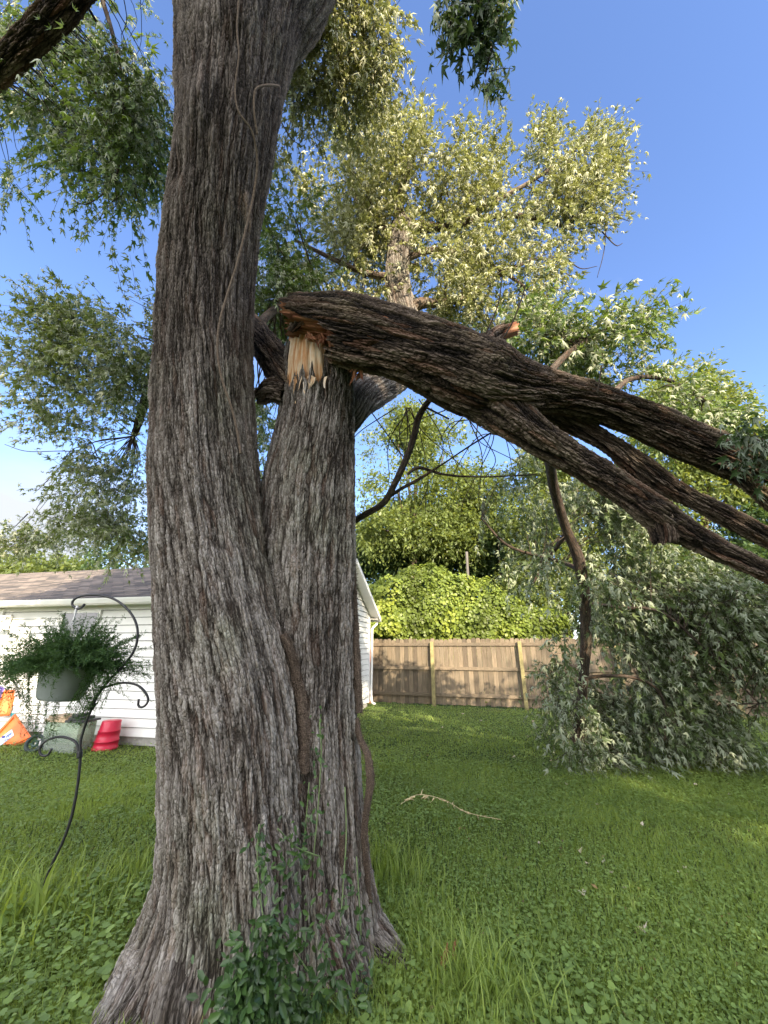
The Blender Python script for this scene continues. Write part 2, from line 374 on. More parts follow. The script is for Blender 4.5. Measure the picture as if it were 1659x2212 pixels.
def norm(a): return a / (np.linalg.norm(a, axis=-1, keepdims=True) + 1e-9)
def scatter(tpl, P, D, Nn, S, rnd=None, wid=None):
    """instances baked into arrays. D = direction of the tip, Nn ~ upper side"""
    n = len(P); V0 = tpl[0]; Y = norm(D); X = norm(np.cross(Y, Nn)); Z = np.cross(X, Y)
    wx = S if wid is None else S * wid
    V = P[:, None, :] + (V0[None, :, 0:1] * wx[:, None, None]) * X[:, None, :] + (V0[None, :, 1:2] * S[:, None, None]) * Y[:, None, :] + (V0[None, :, 2:3] * S[:, None, None]) * Z[:, None, :]
    k = len(V0); off = (np.arange(n) * k)[:, None, None]
    Fq = (tpl[1][None] + off).reshape(-1, 4)
    Ft = (tpl[2][None] + off).reshape(-1, 3) if len(tpl) > 2 else None
    rnd = rng.random(n) if rnd is None else rnd
    return V.reshape(-1, 3), Fq, Ft, np.repeat(rnd, k)
def rand_unit(n): return norm(rng.normal(size=(n, 3)))
CAMP = np.array([0, 0, CAMZ])
def blob(u, v, d, ru, rv, rd):
    c = U(u, v, d); s = d / F
    right = np.array([1, 0, 0.]); fwd = np.array([0, cp, sp]); up = np.array([0, -sp, cp])
    return (c, np.stack([right * ru * s, up * rv * s, fwd * rd]))
def in_blob(b, n, shell=0.55):
    r = rand_unit(n) * (shell + (1 - shell) * rng.random((n, 1))) ** 1.0
    return b[0] + r @ b[1], r
def foliage(blobs, ntwig, leaves=9, size=0.11, tpl=LEAF5, mat_front_up=0.5, droop=0.5, twig_len=0.4, gaps=0.42, gsc=1.6, limbs=None, seed=0, twigs=True, flip=0.0, sway=(0, 0, 0), shell=0.25, mainr=0.012):
    """sprays of leaves on twigs spread through the blobs; returns (leaf MB, twig MB)"""
    lm, tm = MB(), MB()
    LP = np.vstack([resample(l, 0.1)[0][:, :3] for l in limbs]) if limbs else None
    for bi, b in enumerate(blobs):
        bb = b[:2]; k = int(ntwig * (b[2] if len(b) > 2 else 1.0))
        P, r = in_blob(bb, k, shell)
        g = fbm(P + seed * 5.1, gsc, 2)
        keep = g > gaps; P, r = P[keep], r[keep]
        if not len(P): continue
        out = norm(r @ bb[1])
        D = norm(out * 0.9 + rand_unit(len(P)) * 0.75 + np.array([0, 0, 0.25 - droop]) + np.array(sway))
        L = twig_len * (0.55 + 0.9 * rng.random(len(P)))
        t = np.linspace(0.05, 1, leaves)
        sag = np.array([0, 0, -1.0]) * droop
        PP = P[:, None, :] + D[:, None, :] * (L[:, None] * t[None])[..., None] + sag * (L[:, None] * t[None] ** 2 * 0.5)[..., None]
        n = PP.shape[0] * leaves; PL = PP.reshape(-1, 3)
        DD = np.repeat(D, leaves, 0)
        side = rand_unit(n)
        tip = norm(DD * 0.5 + side * 0.8 + np.array([0, 0, -0.75 * (0.4 + droop)]) + np.array(sway))
        PL = PL + tip * 0.04
        nn = norm(np.array([0, 0, 1.0]) * mat_front_up + rand_unit(n) * 0.8)
        if flip: 
            f = rng.random(n) < flip; nn[f] *= -1
        S = size * (0.6 + 0.6 * rng.random(n))
        rnd = np.clip(np.repeat(rng.random(len(P)), leaves) * 0.55 + rng.random(n) * 0.45, 0, 1)
        V, Q, T_, rr = scatter(tpl, PL, tip, nn, S, rnd, 0.5 + 0.45 * rng.random(n))
        lm.add(V, Q, T_, rnd=rr)
        if twigs:
            # twig meshes as thin three sided strips
            for sgm in range(2):
                a, c = (0, leaves // 2) if sgm == 0 else (leaves // 2, leaves - 1)
                A, C = PP[:, a], PP[:, c]; w_ = 0.0035 * (1 - 0.4 * sgm)
                ax = norm(np.cross(C - A, rand_unit(len(A)))); ay = norm(np.cross(C - A, ax))
                ring = [ax, -0.5 * ax + 0.87 * ay, -0.5 * ax - 0.87 * ay]
                VV = np.stack([A + q * w_ for q in ring] + [C + q * w_ * 0.6 for q in ring], 1)
                o_ = (np.arange(len(A)) * 6)[:, None]
                QQ = np.concatenate([np.array([[0, 1, 4, 3]]) + o_, np.array([[1, 2, 5, 4]]) + o_, np.array([[2, 0, 3, 5]]) + o_])
                tm.add(VV.reshape(-1, 3), QQ, None, bark=VV.reshape(-1, 3))
            if LP is not None:
                # branchlets from the nearest limb to a few places of the blob
                for q in range(min(len(P), max(3, int(len(P) / 14)))):
                    e = P[q]; i = np.argmin(((LP - e) ** 2).sum(1)); a = LP[i]
                    dd = np.linalg.norm(e - a)
                    if dd < 0.15 or dd > 4: continue
                    m1 = a + (e - a) * 0.4 + rand_unit(1)[0] * dd * 0.10 + np.array([0, 0, 0.08 * dd]); m2 = a + (e - a) * 0.75 + rand_unit(1)[0] * dd * 0.08
                    tube_mb(tm, [np.r_[a, mainr], np.r_[m1, mainr * 0.75], np.r_[m2, mainr * 0.5], np.r_[e, 0.003]], 0.12, 5, seed=q)
    return lm, tm

# ================================================================ GROUND
m_soil, t, bs, o = newmat('soil'); N = NT(t)
g = N.n("ShaderNodeTexCoord").outputs['Object']
n1 = N.noise(g, 1.1, 6, 0.6).outputs[0]; n2 = N.noise(g, 34, 5, 0.7).outputs[0]
c = N.ramp(N.math('ADD', N.math('MULTIPLY', n1, 0.5), N.math('MULTIPLY', n2, 0.5)), [(0.35, (0.035, 0.05, 0.018)), (0.5, (0.065, 0.10, 0.03)), (0.66, (0.13, 0.13, 0.06))])
N.l(c, bs.inputs['Base Color']); bs.inputs['Roughness'].default_value = 1.0; bs.inputs['Specular IOR Level'].default_value = 0.1
b = N.n("ShaderNodeBump"); b.inputs['Distance'].default_value = 0.03; N.l(n2, b.inputs['Height']); N.l(b.outputs[0], bs.inputs['Normal'])
def gz(x, y):
    near = np.exp(-((x - 0) ** 2 + (y - 3) ** 2) / 400.0)
    p = np.stack([np.asarray(x, float), np.asarray(y, float), np.zeros_like(np.asarray(x, float))], -1)
    return (0.05 * (vnoise(p + 50, 0.5) - 0.5) + 0.018 * (vnoise(p + 9, 2.2) - 0.5)) * near
xs = np.r_[np.linspace(-900, -16, 12), np.linspace(-14, 14, 141), np.linspace(16, 900, 12)]
ys = np.r_[np.linspace(-400, -8, 8), np.linspace(-6, 20, 131), np.linspace(22, 1500, 14)]
X_, Y_ = np.meshgrid(xs, ys); V = np.stack([X_, Y_, gz(X_, Y_)], -1).reshape(-1, 3)
nx, ny = len(xs), len(ys); i = np.arange(ny - 1)[:, None] * nx; j = np.arange(nx - 1)[None]
Q = np.stack([i + j, i + j + 1, i + nx + j + 1, i + nx + j], -1).reshape(-1, 4)
tag(mesh('ground', V, [Q], m_soil), kind='structure')

# base of the tree, so grass keeps off it
BASE = [(-0.88, 2.75, 0.50), (-0.35, 2.87, 0.36), (-1.15, 2.45, 0.15)]
def ground_pts(n, ymin, ymax, power=2.0):
    """sampled so the density falls with distance"""
    uu = rng.random(n); a = 1 - power
    y = ymin * (ymax / ymin) ** uu if abs(a + 1) < 1e-6 else (ymin ** (a + 1) + uu * (ymax ** (a + 1) - ymin ** (a + 1))) ** (1 / (a + 1))
    x = (rng.random(n) * 2 - 1) * (1.12 * y + 0.5)
    return x, y
def off_tree(x, y):
    k = np.ones(len(x), bool)
    for bx, by, br in BASE: k &= (x - bx) ** 2 + (y - by) ** 2 > br ** 2
    return k
# house line (lawn stops at the walls)
HC = np.array([-1.52, 7.01]); HD = np.array([-0.98, 0.2]); HD /= np.linalg.norm(HD); HN = np.array([0.2, 0.98]); HN /= np.linalg.norm(HN)
def in_house(x, y):
    q = np.stack([x, y], -1) - HC; a = q @ HD; b = q @ HN
    return (a > -0.05) & (b > -0.03) & (b < 5.35)
# --- grass blades
def blades(n, ymin, ymax, h0, h1, w_, segs=2, power=2.0, mask=None):
    x, y = ground_pts(n, ymin, ymax, power)
    k = off_tree(x, y) & ~in_house(x, y)
    p = np.stack([x, y, x * 0], -1)
    if mask is not None: k &= mask(x, y)
    x, y, p = x[k], y[k], p[k]; n = len(x)
    p[:, 2] = gz(x, y) - 0.005
    patch = fbm(p, 0.9, 3)
    H = (h0 + (h1 - h0) * rng.random(n) ** 1.5) * (0.55 + 0.9 * patch)
    az = rng.random(n) * 2 * PI; lean = (0.15 + 0.65 * rng.random(n)) * H
    dx, dy = np.cos(az), np.sin(az)
    fw = rng.random(n) * 2 * PI; wx, wy = np.cos(fw) * w_ * (0.6 + 0.8 * rng.random(n)), np.sin(fw) * w_
    z0 = np.zeros(n)
    a = p + np.stack([wx, wy, z0], -1); b = p - np.stack([wx, wy, z0], -1)
    mid = p + np.stack([dx * lean * 0.35, dy * lean * 0.35, H * 0.6], -1)
    c = mid - np.stack([wx, wy, z0], -1) * 0.8; d = mid + np.stack([wx, wy, z0], -1) * 0.8
    tip = p + np.stack([dx * lean, dy * lean, H * (0.85 + 0.1 * rng.random(n))], -1)
    V = np.stack([a, b, c, d, tip], 1).reshape(-1, 3); o_ = (np.arange(n) * 5)[:, None]
    rnd = np.clip(patch * 0.9 + 0.5 * (rng.random(n) - 0.5), 0, 1)
    return V, np.array([[0, 1, 2, 3]]) + o_, np.array([[3, 2, 4]]) + o_, np.repeat(rnd, 5)
gm = MB()
V, Q, T, r = blades(220000, 1.5, 6.5, 0.03, 0.11, 0.0022); gm.add(V, Q, T, rnd=r)
V, Q, T, r = blades(170000, 4.5, 16, 0.02, 0.06, 0.005); gm.add(V, Q, T, rnd=r)
# tall tufts: left foreground, right of the trunk, round the roots
def tuft(u, v, n, h, spread, w_=0.004):
    c = G(u, v); x = c[0] + rng.normal(size=n) * spread; y = c[1] + rng.normal(size=n) * spread * 0.8
    p = np.stack([x, y, gz(x, y) - 0.01], -1); H = h * (0.4 + 0.8 * rng.random(n)); az = rng.random(n) * 2 * PI
    st = 5; ts = np.linspace(0, 1, st); lean = (0.15 + 0.75 * rng.random(n)) * H * 0.8
    fw = az + PI / 2 + rng.normal(size=n) * 0.3; W = np.stack([np.cos(fw), np.sin(fw), fw * 0], -1) * w_ * (0.6 + 0.8 * rng.random((n, 1)))
    rows = []
    for q in ts:
        m_ = p + np.stack([np.cos(az) * lean * q ** 2, np.sin(az) * lean * q ** 2, H * (q - 0.28 * q ** 3)], -1)
        ww = (1 - q ** 2.5) * W + 1e-5; rows += [m_ + ww, m_ - ww]
    V = np.stack(rows, 1).reshape(-1, 3); o_ = (np.arange(n) * 2 * st)[:, None]
    Q = np.concatenate([np.array([[2 * k, 2 * k + 1, 2 * k + 3, 2 * k + 2]]) + o_ for k in range(st - 1)])
    return V, Q, None, np.repeat(0.35 + 0.5 * rng.random(n), 2 * st)
for (u, v, n, h, s_, w_) in [(30, 1985, 60, .42, .16, .008), (80, 1990, 160, .26, .25, .004), (250, 1925, 260, .24, .28, .0035), (150, 1960, 160, .22, .3, .0035), (320, 1900, 120, .2, .18, .0035),
                         (860, 1900, 200, .26, .16, .004), (820, 1860, 90, .24, .1, .004), (1000, 2120, 220, .27, .12, .0035), (1060, 2180, 200, .26, .13, .0035), (960, 2010, 160, .20, .18, .0035),
                         (1120, 2070, 120, .17, .2, .003), (1330, 2190, 120, .15, .3, .003), (1500, 2150, 200, .14, .4, .003), (1250, 1960, 200, .12, .5, .003), (1450, 1950, 250, .12, .6, .003), (700, 1840, 60, .2, .2, .003),
                         (1130, 1800, 200, .1, .6, .003), (900, 1980, 120, .2, .12, .0035), (1560, 2010, 160, .13, .3, .003)]:
    V, Q, T, r = tuft(u, v, n, h, s_, w_); gm.add(V, Q, T, rnd=r)
tag(gm.build('grass', M_GRASS, smooth=True), label='green lawn grass with taller tufts round the trunk', cat='grass', kind='stuff')
# --- dead thatch, bark crumbs and dry leaves lying in the grass
x, y = ground_pts(9000, 1.6, 12, 1.8); k = off_tree(x, y) & ~in_house(x, y); x, y = x[k], y[k]; n = len(x)
p = np.stack([x, y, gz(x, y) + .012 + .035 * rng.random(n)], -1); az = rng.random(n) * 2 * PI
V, Q, T_, r_ = scatter(KITE, p, np.stack([np.cos(az), np.sin(az), rng.normal(size=n) * .25], -1), norm(np.array([0, 0, 1.]) + rand_unit(n) * .7), .012 + .035 * rng.random(n) ** 2, None, .18 + .5 * rng.random(n) ** 2)
tag(mesh('litter', V, [Q], leaf_material('dry_litter', (0.20, 0.15, 0.085), None, .1, .5, gloss=.9), attrs={'rnd': r_}), label='dry bits of leaf and bark strewn through the lawn', cat='litter', kind='stuff')
# --- low broad leaves (clover, violets, ground ivy)
def cover(n, ymin, ymax, s0, s1, tpl, power=2.0, dens=0.4, sc=1.3, off=0, mask=None, h=0.04, tilt=0.5):
    x, y = ground_pts(n, ymin, ymax, power); p = np.stack([x, y, x * 0], -1)
    k = off_tree(x, y) & ~in_house(x, y) & (fbm(p + off, sc, 3) > dens)
    if mask is not None: k &= mask(x, y)
    x, y = x[k], y[k]; n = len(x)
    p = np.stack([x, y, gz(x, y) + h * (0.15 + rng.random(n))], -1)
    az = rng.random(n) * 2 * PI; D = np.stack([np.cos(az), np.sin(az), (rng.random(n) - 0.6) * 0.5], -1)
    nn = norm(np.array([0, 0, 1.]) + rand_unit(n) * tilt)
    S = s0 + (s1 - s0) * rng.random(n)
    rnd = np.clip(fbm(p + 3, 0.8, 3) * 0.8 + 0.5 * (rng.random(n) - 0.4), 0, 1)
    return scatter(tpl, p, D, nn, S, rnd)
cm = MB()
for a in [cover(120000, 1.5, 6.5, .009, .023, ROUND, dens=0.30, h=.06), cover(150000, 4.5, 16, .02, .045, KITE, dens=0.25, h=.05), 
          cover(11000, 1.5, 3.4, .018, .045, ROUND, dens=0.36, mask=lambda x, y: (x < -1.25), h=.10, tilt=.45, off=4, power=1.2),
          cover(7000, 1.5, 3.2, .018, .042, ROUND, dens=0.42, mask=lambda x, y: (x > -0.3) & (x < 1.1), h=.08, tilt=.45, off=8, power=1.2),
          cover(2500, 6.6, 9.2, .03, .07, ROUND, dens=0.3, mask=lambda x, y: (x < -1.4) & (y > 6.45 + (-1.52 - x) * .204), h=.12, power=1.5),
          cover(1800, 11.2, 13.3, .04, .09, ROUND, dens=0.25, mask=lambda x, y: (x > -1) & (y > 12.4 - (x - 1.48) * .286), h=.16, power=1.2)]:
    cm.add(a[0], a[1], a[2], rnd=a[3])
tag(cm.build('ground_cover', M_CLOVER, smooth=True), label='low clover and violet leaves spread through the lawn', cat='ground cover', kind='stuff')

# ================================================================ THE BROKEN MAPLE
tree = thing('silver_maple', 'huge old twin-stemmed silver maple with one stem snapped off above head height', 'tree', (-0.8, 2.8, 0))
def prof(rows):  # v, left, right, d
    o_ = []
    for v, l, r, d in rows:   # fit an upright round stem between its two tangent sight lines
        q = ray(CU, v); Y = d * q[1]; a, b_ = math.atan((l - CU) / F / q[1]), math.atan((r - CU) / F / q[1]); c_, h_ = (a + b_) / 2, (b_ - a) / 2
        o_.append([Y * math.tan(c_), Y, CAMZ + d * q[2], Y / math.cos(c_) * math.sin(h_) * .985])
    return np.array(o_)
leftP = prof([(2290, 150, 690, 1.92), (2180, 222, 690, 2.00), (2080, 268, 688, 2.06), (1980, 310, 682, 2.12), (1880, 340, 672, 2.19), (1750, 350, 664, 2.28), (1600, 347, 656, 2.38), (1500, 341, 646, 2.46), (1400, 333, 625, 2.54), (1300, 326, 602, 2.62),
              (1200, 321, 582, 2.70), (1100, 317, 567, 2.77), (1000, 314, 558, 2.83), (900, 316, 552, 2.87), (800, 321, 549, 2.9), (700, 324, 551, 2.92), (600, 331, 557, 2.92), (500, 336, 566, 2.9), (400, 347, 580, 2.88), (300, 354, 600, 2.88),
              (200, 346, 618, 2.9), (100, 332, 640, 2.93), (0, 300, 670, 2.98), (-110, 270, 730, 3.05), (-230, 250, 780, 3.15)])
def rad_left(th, s, L):
    low = np.clip(1 - s / 1.1, 0, 1) ** 2
    f = 1 + low * (0.28 * np.cos(th - R(185)) ** 8 * (np.cos(th - R(185)) > 0) + 0.12 * np.cos(3 * th + 1.0))
    f = f + 0.02 * np.cos(7 * th + s) + 0.015 * np.cos(11 * th - 1.3 * s)
    def bump(t0, s0_, a, wt, ws): 
        dt = np.angle(np.exp(1j * (th - t0))); return a * np.exp(-(dt / wt) ** 2 - ((s - s0_) / ws) ** 2)
    f = f + bump(R(268), L * 0.70, 0.15, 0.30, 0.20) + bump(R(238), L * 0.655, -0.15, 0.24, 0.12) + bump(R(205), L * 0.58, 0.05, 0.3, 0.2) + bump(R(300), L * .62, .05, .3, .15)
    f = f + bump(R(295), L * 0.78, 0.10, 0.25, 0.15) + bump(R(250), L * 0.80, -0.10, 0.3, 0.2) + bump(R(285), L * .88, .08, .3, .15) + bump(R(240), L * .40, .03, .35, .1)
    return f
V, Q, T, bk = tube(leftP, 0.009, 620, (1, 0, 0), rad=rad_left, seed=1, lump=0.03, rmean=0.42, twist=0.12)
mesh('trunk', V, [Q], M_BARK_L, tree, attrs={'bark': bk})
rightP = prof([(2290, 520, 880, 2.02), (2180, 545, 850, 2.08), (2080, 565, 828, 2.14), (1980, 580, 812, 2.22), (1880, 585, 798, 2.31), (1750, 585, 786, 2.43), (1600, 575, 772, 2.58), (1450, 565, 768, 2.73), (1300, 555, 770, 2.88), (1150, 556, 770, 3.0),
               (1050, 566, 769, 3.08), (980, 583, 768, 3.12), (900, 602, 767, 3.16), (850, 606, 767, 3.18), (800, 610, 764, 3.19), (750, 618, 758, 3.2), (700, 628, 752, 3.2)])
RL = resample(rightP, 0.01)[1][-1]
px_m = RL / (2290 - 700)  # rough arc length per photo pixel near the top is measured below
_rs, _s = resample(rightP, 0.01)
def s_at_v(v):
    q = _rs[:, :3] - CAMP; up = (q[:, 2] * cp - q[:, 1] * sp) / (q[:, 1] * cp + q[:, 2] * sp); vv = CV - F * up
    return float(np.interp(-v, -vv, _s))
def jag(th, seed, amp):
    return amp * (vnoise(np.stack([np.cos(th) * 9 + seed, np.sin(th) * 9, th * 0 + seed], -1), 1.0) - 0.5) * 2 + amp * 0.6 * (np.random.default_rng(seed).random(len(th)) - 0.5)
def stub_top(th):
    dt = lambda a: np.angle(np.exp(1j * (th - R(a))))
    base = np.full(len(th), s_at_v(738))
    base = base - np.exp(-(np.abs(dt(291)) / 0.22) ** 4) * (s_at_v(738) - s_at_v(778)); dip = np.exp(-(np.abs(dt(249)) / 0.66) ** 6); base = base - dip * (s_at_v(738) - s_at_v(842))
    dip2 = np.exp(-(dt(190) / 0.5) ** 2); base = base - dip2 * 0.08
    return base + jag(th, 5, 0.09)
def rad_right(th, s, L):
    low = np.clip(1 - s / 1.0, 0, 1) ** 2
    f = 1 + low * (0.25 * np.clip(np.cos(th - R(-10)), 0, 1) ** 6 + 0.10 * np.cos(4 * th))
    return f + 0.035 * np.cos(5 * th + 0.6 * s) + 0.02 * np.cos(9 * th - s)
V, Q, T, bk = tube(rightP, 0.009, 460, (1, 0, 0), rad=rad_right, s1=stub_top, seed=2, lump=0.035, rmean=0.33, twist=-0.08)
mesh('trunk', V, [Q], M_BARK, tree, attrs={'bark': bk})
# exposed heartwood of the snapped stem
def rad_core(th, s, L): return 0.93 + 0.03 * np.cos(13 * th) + 0.02 * np.cos(29 * th + 9 * s)
def core0(th): return np.full(len(th), s_at_v(900))
def core1(th):
    dt = np.angle(np.exp(1j * (th - R(250))))
    return s_at_v(715) + jag(th, 9, 0.10) - 0.10 * np.exp(-(np.abs(dt - 0.25) / 0.22) ** 2)
V, Q, T, bk = tube(rightP, 0.012, 260, (1, 0, 0), rad=rad_core, s0=core0, s1=core1, seed=3, rmean=0.3, caps=(False, True))
mesh('broken_wood', V, [Q, T], M_WOOD, tree, attrs={'bark': bk})
# splinters standing on the break
def shards(items, seed=0):
    """(base, direction, length, width) wedge shaped splinters"""
    mb = MB(); rs = np.random.default_rng(seed)
    for b_, d_, L_, w_ in items:
        d_ = np.array(d_, float); d_ /= np.linalg.norm(d_); b_ = np.array(b_, float)
        a = np.cross(d_, rs.normal(size=3)); a /= np.linalg.norm(a); c_ = np.cross(d_, a)
        k = 6; rows = []
        for q in range(k):
            f = q / (k - 1); ww = w_ * (1 - f ** 1.6) + 0.0015; off = rs.normal(size=3) * w_ * 0.12
            m_ = b_ + d_ * L_ * f + off
            rows += [m_ + a * ww, m_ + c_ * ww * 0.35, m_ - a * ww * (0.7 + .3 * rs.random()), m_ - c_ * ww * 0.35]
        Q = [(4 * q + j, 4 * q + (j + 1) % 4, 4 * q + 4 + (j + 1) % 4, 4 * q + 4 + j) for q in range(k - 1) for j in range(4)] + [(3, 2, 1, 0)]
        V = np.array(rows); loc = V - b_
        bk = np.stack([loc @ a + b_[0], loc @ c_ + b_[1], loc @ d_ + b_[2]], -1)
        mb.add(V, Q, bark=bk)
    return mb
it = []
rs = np.random.default_rng(12)
for k in range(110):
    u = 632 + 118 * rs.random(); v = 790 - 50 * rs.random() if u < 700 else 770 - 40 * rs.random()
    fr = (u - 690) / 62; d = 3.2 - 0.26 * math.sqrt(max(0, 1 - fr * fr)) + 0.02 * rs.random()
    it.append((U(u, v, d), (rs.normal() * .12, rs.normal() * .08, 1), 0.08 + 0.30 * rs.random() ** 2, 0.005 + 0.014 * rs.random()))
shards(it, 1).build('splinters', M_WOOD, tree)
it = []
for k in range(9):  # torn strips hanging down over the bark
    u = 628 + 75 * rs.random(); v = 812 + 12 * rs.random(); fr = (u - 688) / 80; d = 3.19 - 0.31 * math.sqrt(max(0, 1 - fr * fr)) - 0.012
    it.append((U(u, v, d), (rs.normal() * .15, -.03, -1), 0.06 + 0.16 * rs.random() ** 2, 0.008 + 0.014 * rs.random()))
shards(it, 2).build('hanging_splinters', M_WOOD, tree)
# roots
rt = [([(420, 1740, 2.2, 26), (392, 1860, 2.12, 40), (366, 1960, 2.05, 50), (334, 2055, 1.97, 58), (294, 2150, 1.83, 64), (258, 2220, 1.70, 62), (205, 2300, 1.58, 58)], 11),
      ([(735, 1840, 2.36, 24), (762, 1930, 2.29, 36), (792, 2005, 2.2, 42), (832, 2062, 2.10, 40), (872, 2106, 2.01, 30), (915, 2145, 1.92, 16), (950, 2175, 1.85, 6)], 12),
      ([(700, 2000, 2.05, 45), (735, 2090, 1.93, 50), (765, 2180, 1.83, 52), (800, 2280, 1.76, 44)], 13),
      ([(440, 1860, 2.1, 14), (432, 1950, 1.97, 38), (418, 2070, 1.83, 62), (395, 2200, 1.72, 80), (380, 2320, 1.66, 80)], 14),
      ([(640, 1750, 2.26, 14), (648, 1880, 2.14, 30), (655, 1990, 2.03, 44), (650, 2100, 1.92, 58), (640, 2230, 1.8, 66)], 15)]
for pts, sd in rt:
    V, Q, T, bk = tube(path(pts), 0.01, 190, (1, 0, 0), seed=sd, lump=0.12, rmean=0.14)
    mesh('root', V, [Q], M_BARK, tree, attrs={'bark': bk})
# standing limbs
backP = path([(690, 925, 3.3, 50), (735, 895, 3.3, 48), (770, 862, 3.4, 44), (825, 832, 3.8, 38), (872, 790, 4.4, 34), (878, 730, 4.9, 31), (866, 660, 5.3, 29), (858, 600, 5.5, 26), (862, 545, 5.7, 25), (872, 505, 5.8, 27), (872, 480, 5.85, 20)])
V, Q, T, bk = tube(backP, 0.012, 220, (1, 0, 0), seed=21, lump=0.10, rmean=0.2); mesh('limb', V, [Q], M_BARK, tree, attrs={'bark': bk})
leftlimb = path([(650, 850, 3.15, 46), (612, 800, 3.25, 38), (575, 750, 3.4, 32), (540, 712, 3.7, 30), (480, 665, 4.4, 26), (420, 690, 5.2, 20), (360, 760, 5.8, 15), (320, 850, 6.2, 10), (290, 940, 6.4, 5)])
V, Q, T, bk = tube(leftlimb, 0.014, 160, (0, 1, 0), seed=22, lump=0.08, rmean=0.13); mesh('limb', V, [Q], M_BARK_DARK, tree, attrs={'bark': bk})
knob = path([(625, 850, 3.1, 30), (590, 845, 3.15, 24), (562, 858, 3.25, 15)])
V, Q, T, bk = tube(knob, 0.012, 80, (0, 1, 0), seed=23, lump=0.2, rmean=0.1, caps=(False, True)); mesh('knot', V, [Q, T], M_BARK_DARK, tree, attrs={'bark': bk})
hi_l = path([(470, -60, 3.1, 60), (300, -170, 3.3, 46), (190, -60, 3.3, 32), (110, 40, 3.35, 27), (30, 118, 3.45, 23), (-60, 200, 3.6, 20)])
V, Q, T, bk = tube(hi_l, 0.014, 150, (0, 1, 0), seed=24, lump=0.06, rmean=0.14); mesh('limb', V, [Q], M_BARK_DARK, tree, attrs={'bark': bk})
lm2 = MB()
branches = {
 'a': path([(880, 500, 5.8, 15), (905, 490, 5.8, 13), (950, 492, 5.85, 9), (1000, 482, 5.9, 7), (1060, 468, 6.0, 6), (1120, 466, 6.05, 5.5), (1180, 478, 6.1, 4.5), (1240, 497, 6.2, 3), (1262, 503, 6.2, 2)]),
 'b': path([(870, 500, 5.85, 14), (862, 440, 6.0, 11), (880, 370, 6.1, 8), (900, 310, 6.2, 4), (912, 270, 6.3, 2)]),
 'c': path([(868, 520, 5.75, 12), (820, 480, 5.9, 8), (770, 430, 6.0, 6), (760, 350, 6.1, 4), (775, 280, 6.2, 2)]),
 'd': path([(885, 672, 5.2, 14), (910, 655, 5.2, 12), (950, 655, 5.3, 9), (1010, 640, 5.4, 7), (1070, 600, 5.6, 5), (1150, 560, 5.8, 3)]),
 'e': path([(1000, 484, 5.9, 6), (1060, 440, 6.1, 5), (1150, 390, 6.2, 4), (1220, 340, 6.3, 3), (1290, 280, 6.4, 2)]),
 'f': path([(850, 600, 5.5, 9), (790, 590, 5.5, 7), (720, 560, 5.5, 5), (640, 520, 5.5, 3)]),
 'g': path([(870, 560, 5.7, 8), (940, 540, 5.7, 7), (1020, 560, 5.7, 6), (1090, 590, 5.7, 4), (1160, 640, 5.8, 2)]),
 'h': path([(550, 715, 3.6, 10), (580, 680, 4.2, 9), (640, 640, 4.8, 7), (690, 600, 5.2, 4)]),
}
for k, p_ in enumerate(branches.values()):
    b_ = MB(); tube_mb(b_, p_, 0.05, 10, seed=30 + k, lump=0.08); b_.build('branch', M_BARK_S if k not in (0, 7) else M_TWIG, tree, True)
top_limbs = [backP] + list(branches.values())
B = blob
center = [B(775, 400, 6.0, 80, 100, .8), B(760, 520, 5.8, 90, 80, .9), B(880, 380, 6.1, 90, 80, 1.0), B(980, 400, 6.2, 95, 80, 1.0), B(1080, 410, 6.2, 90, 75, 1.0), B(1180, 400, 6.3, 85, 80, .9), B(1265, 370, 6.4, 55, 60, .6), B(1230, 450, 6.3, 70, 45, .6),
          B(950, 560, 5.7, 100, 75, 1.0), B(1060, 545, 5.8, 100, 75, 1.0), B(1150, 520, 5.9, 80, 60, .8), B(1010, 640, 5.5, 110, 45, .8), B(830, 320, 6.1, 80, 50, .7), B(760, 640, 5.6, 80, 45, .7), B(1120, 600, 5.7, 70, 50, .7), B(930, 470, 6.1, 90, 60, .9), B(800, 470, 6.0, 70, 60, .8)]
center = [(b_[0] - np.array([0, 0, .20]), b_[1] * np.array([[1], [.86], [1]])) + tuple(b_[2:]) for b_ in center]
sprigs = [B(788, 270, 6.1, 18, 30, .2) + (.35,), B(740, 290, 6.1, 14, 35, .2) + (.35,), B(905, 300, 6.2, 18, 30, .2) + (.4,), B(1020, 320, 6.2, 16, 34, .2) + (.35,), B(1165, 310, 6.3, 14, 30, .2) + (.35,), B(1195, 300, 6.3, 12, 28, .2) + (.3,), B(1300, 300, 6.4, 28, 36, .2) + (.45,), B(1060, 340, 6.3, 16, 24, .2) + (.3,), B(1330, 390, 6.4, 14, 40, .2) + (.3,), B(670, 410, 6, 22, 22, .2) + (.4,), B(850, 275, 6.2, 16, 20, .2) + (.3,)]
lf, tw = foliage(center, 185, 9, 0.098, LEAF5, 0.9, 0.25, 0.42, 0.43, 2.0, limbs=top_limbs, seed=1, flip=0.3, shell=.1)
lf2, tw2 = foliage(sprigs, 110, 8, 0.09, LEAF5, 0.9, 0.0, 0.3, 0.0, 1.8, limbs=None, seed=2)
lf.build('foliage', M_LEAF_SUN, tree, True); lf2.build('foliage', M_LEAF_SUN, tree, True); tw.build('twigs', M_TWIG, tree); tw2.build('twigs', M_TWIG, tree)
mid = [B(640, 520, 5.0, 50, 60, .6), B(610, 620, 4.8, 60, 55, .6), B(660, 640, 5, 55, 45, .6), B(580, 560, 4.8, 30, 70, .5), B(575, 900, 5.6, 32, 50, .5), B(572, 1000, 6.5, 20, 80, .5), B(590, 690, 5, 40, 30, .5)]
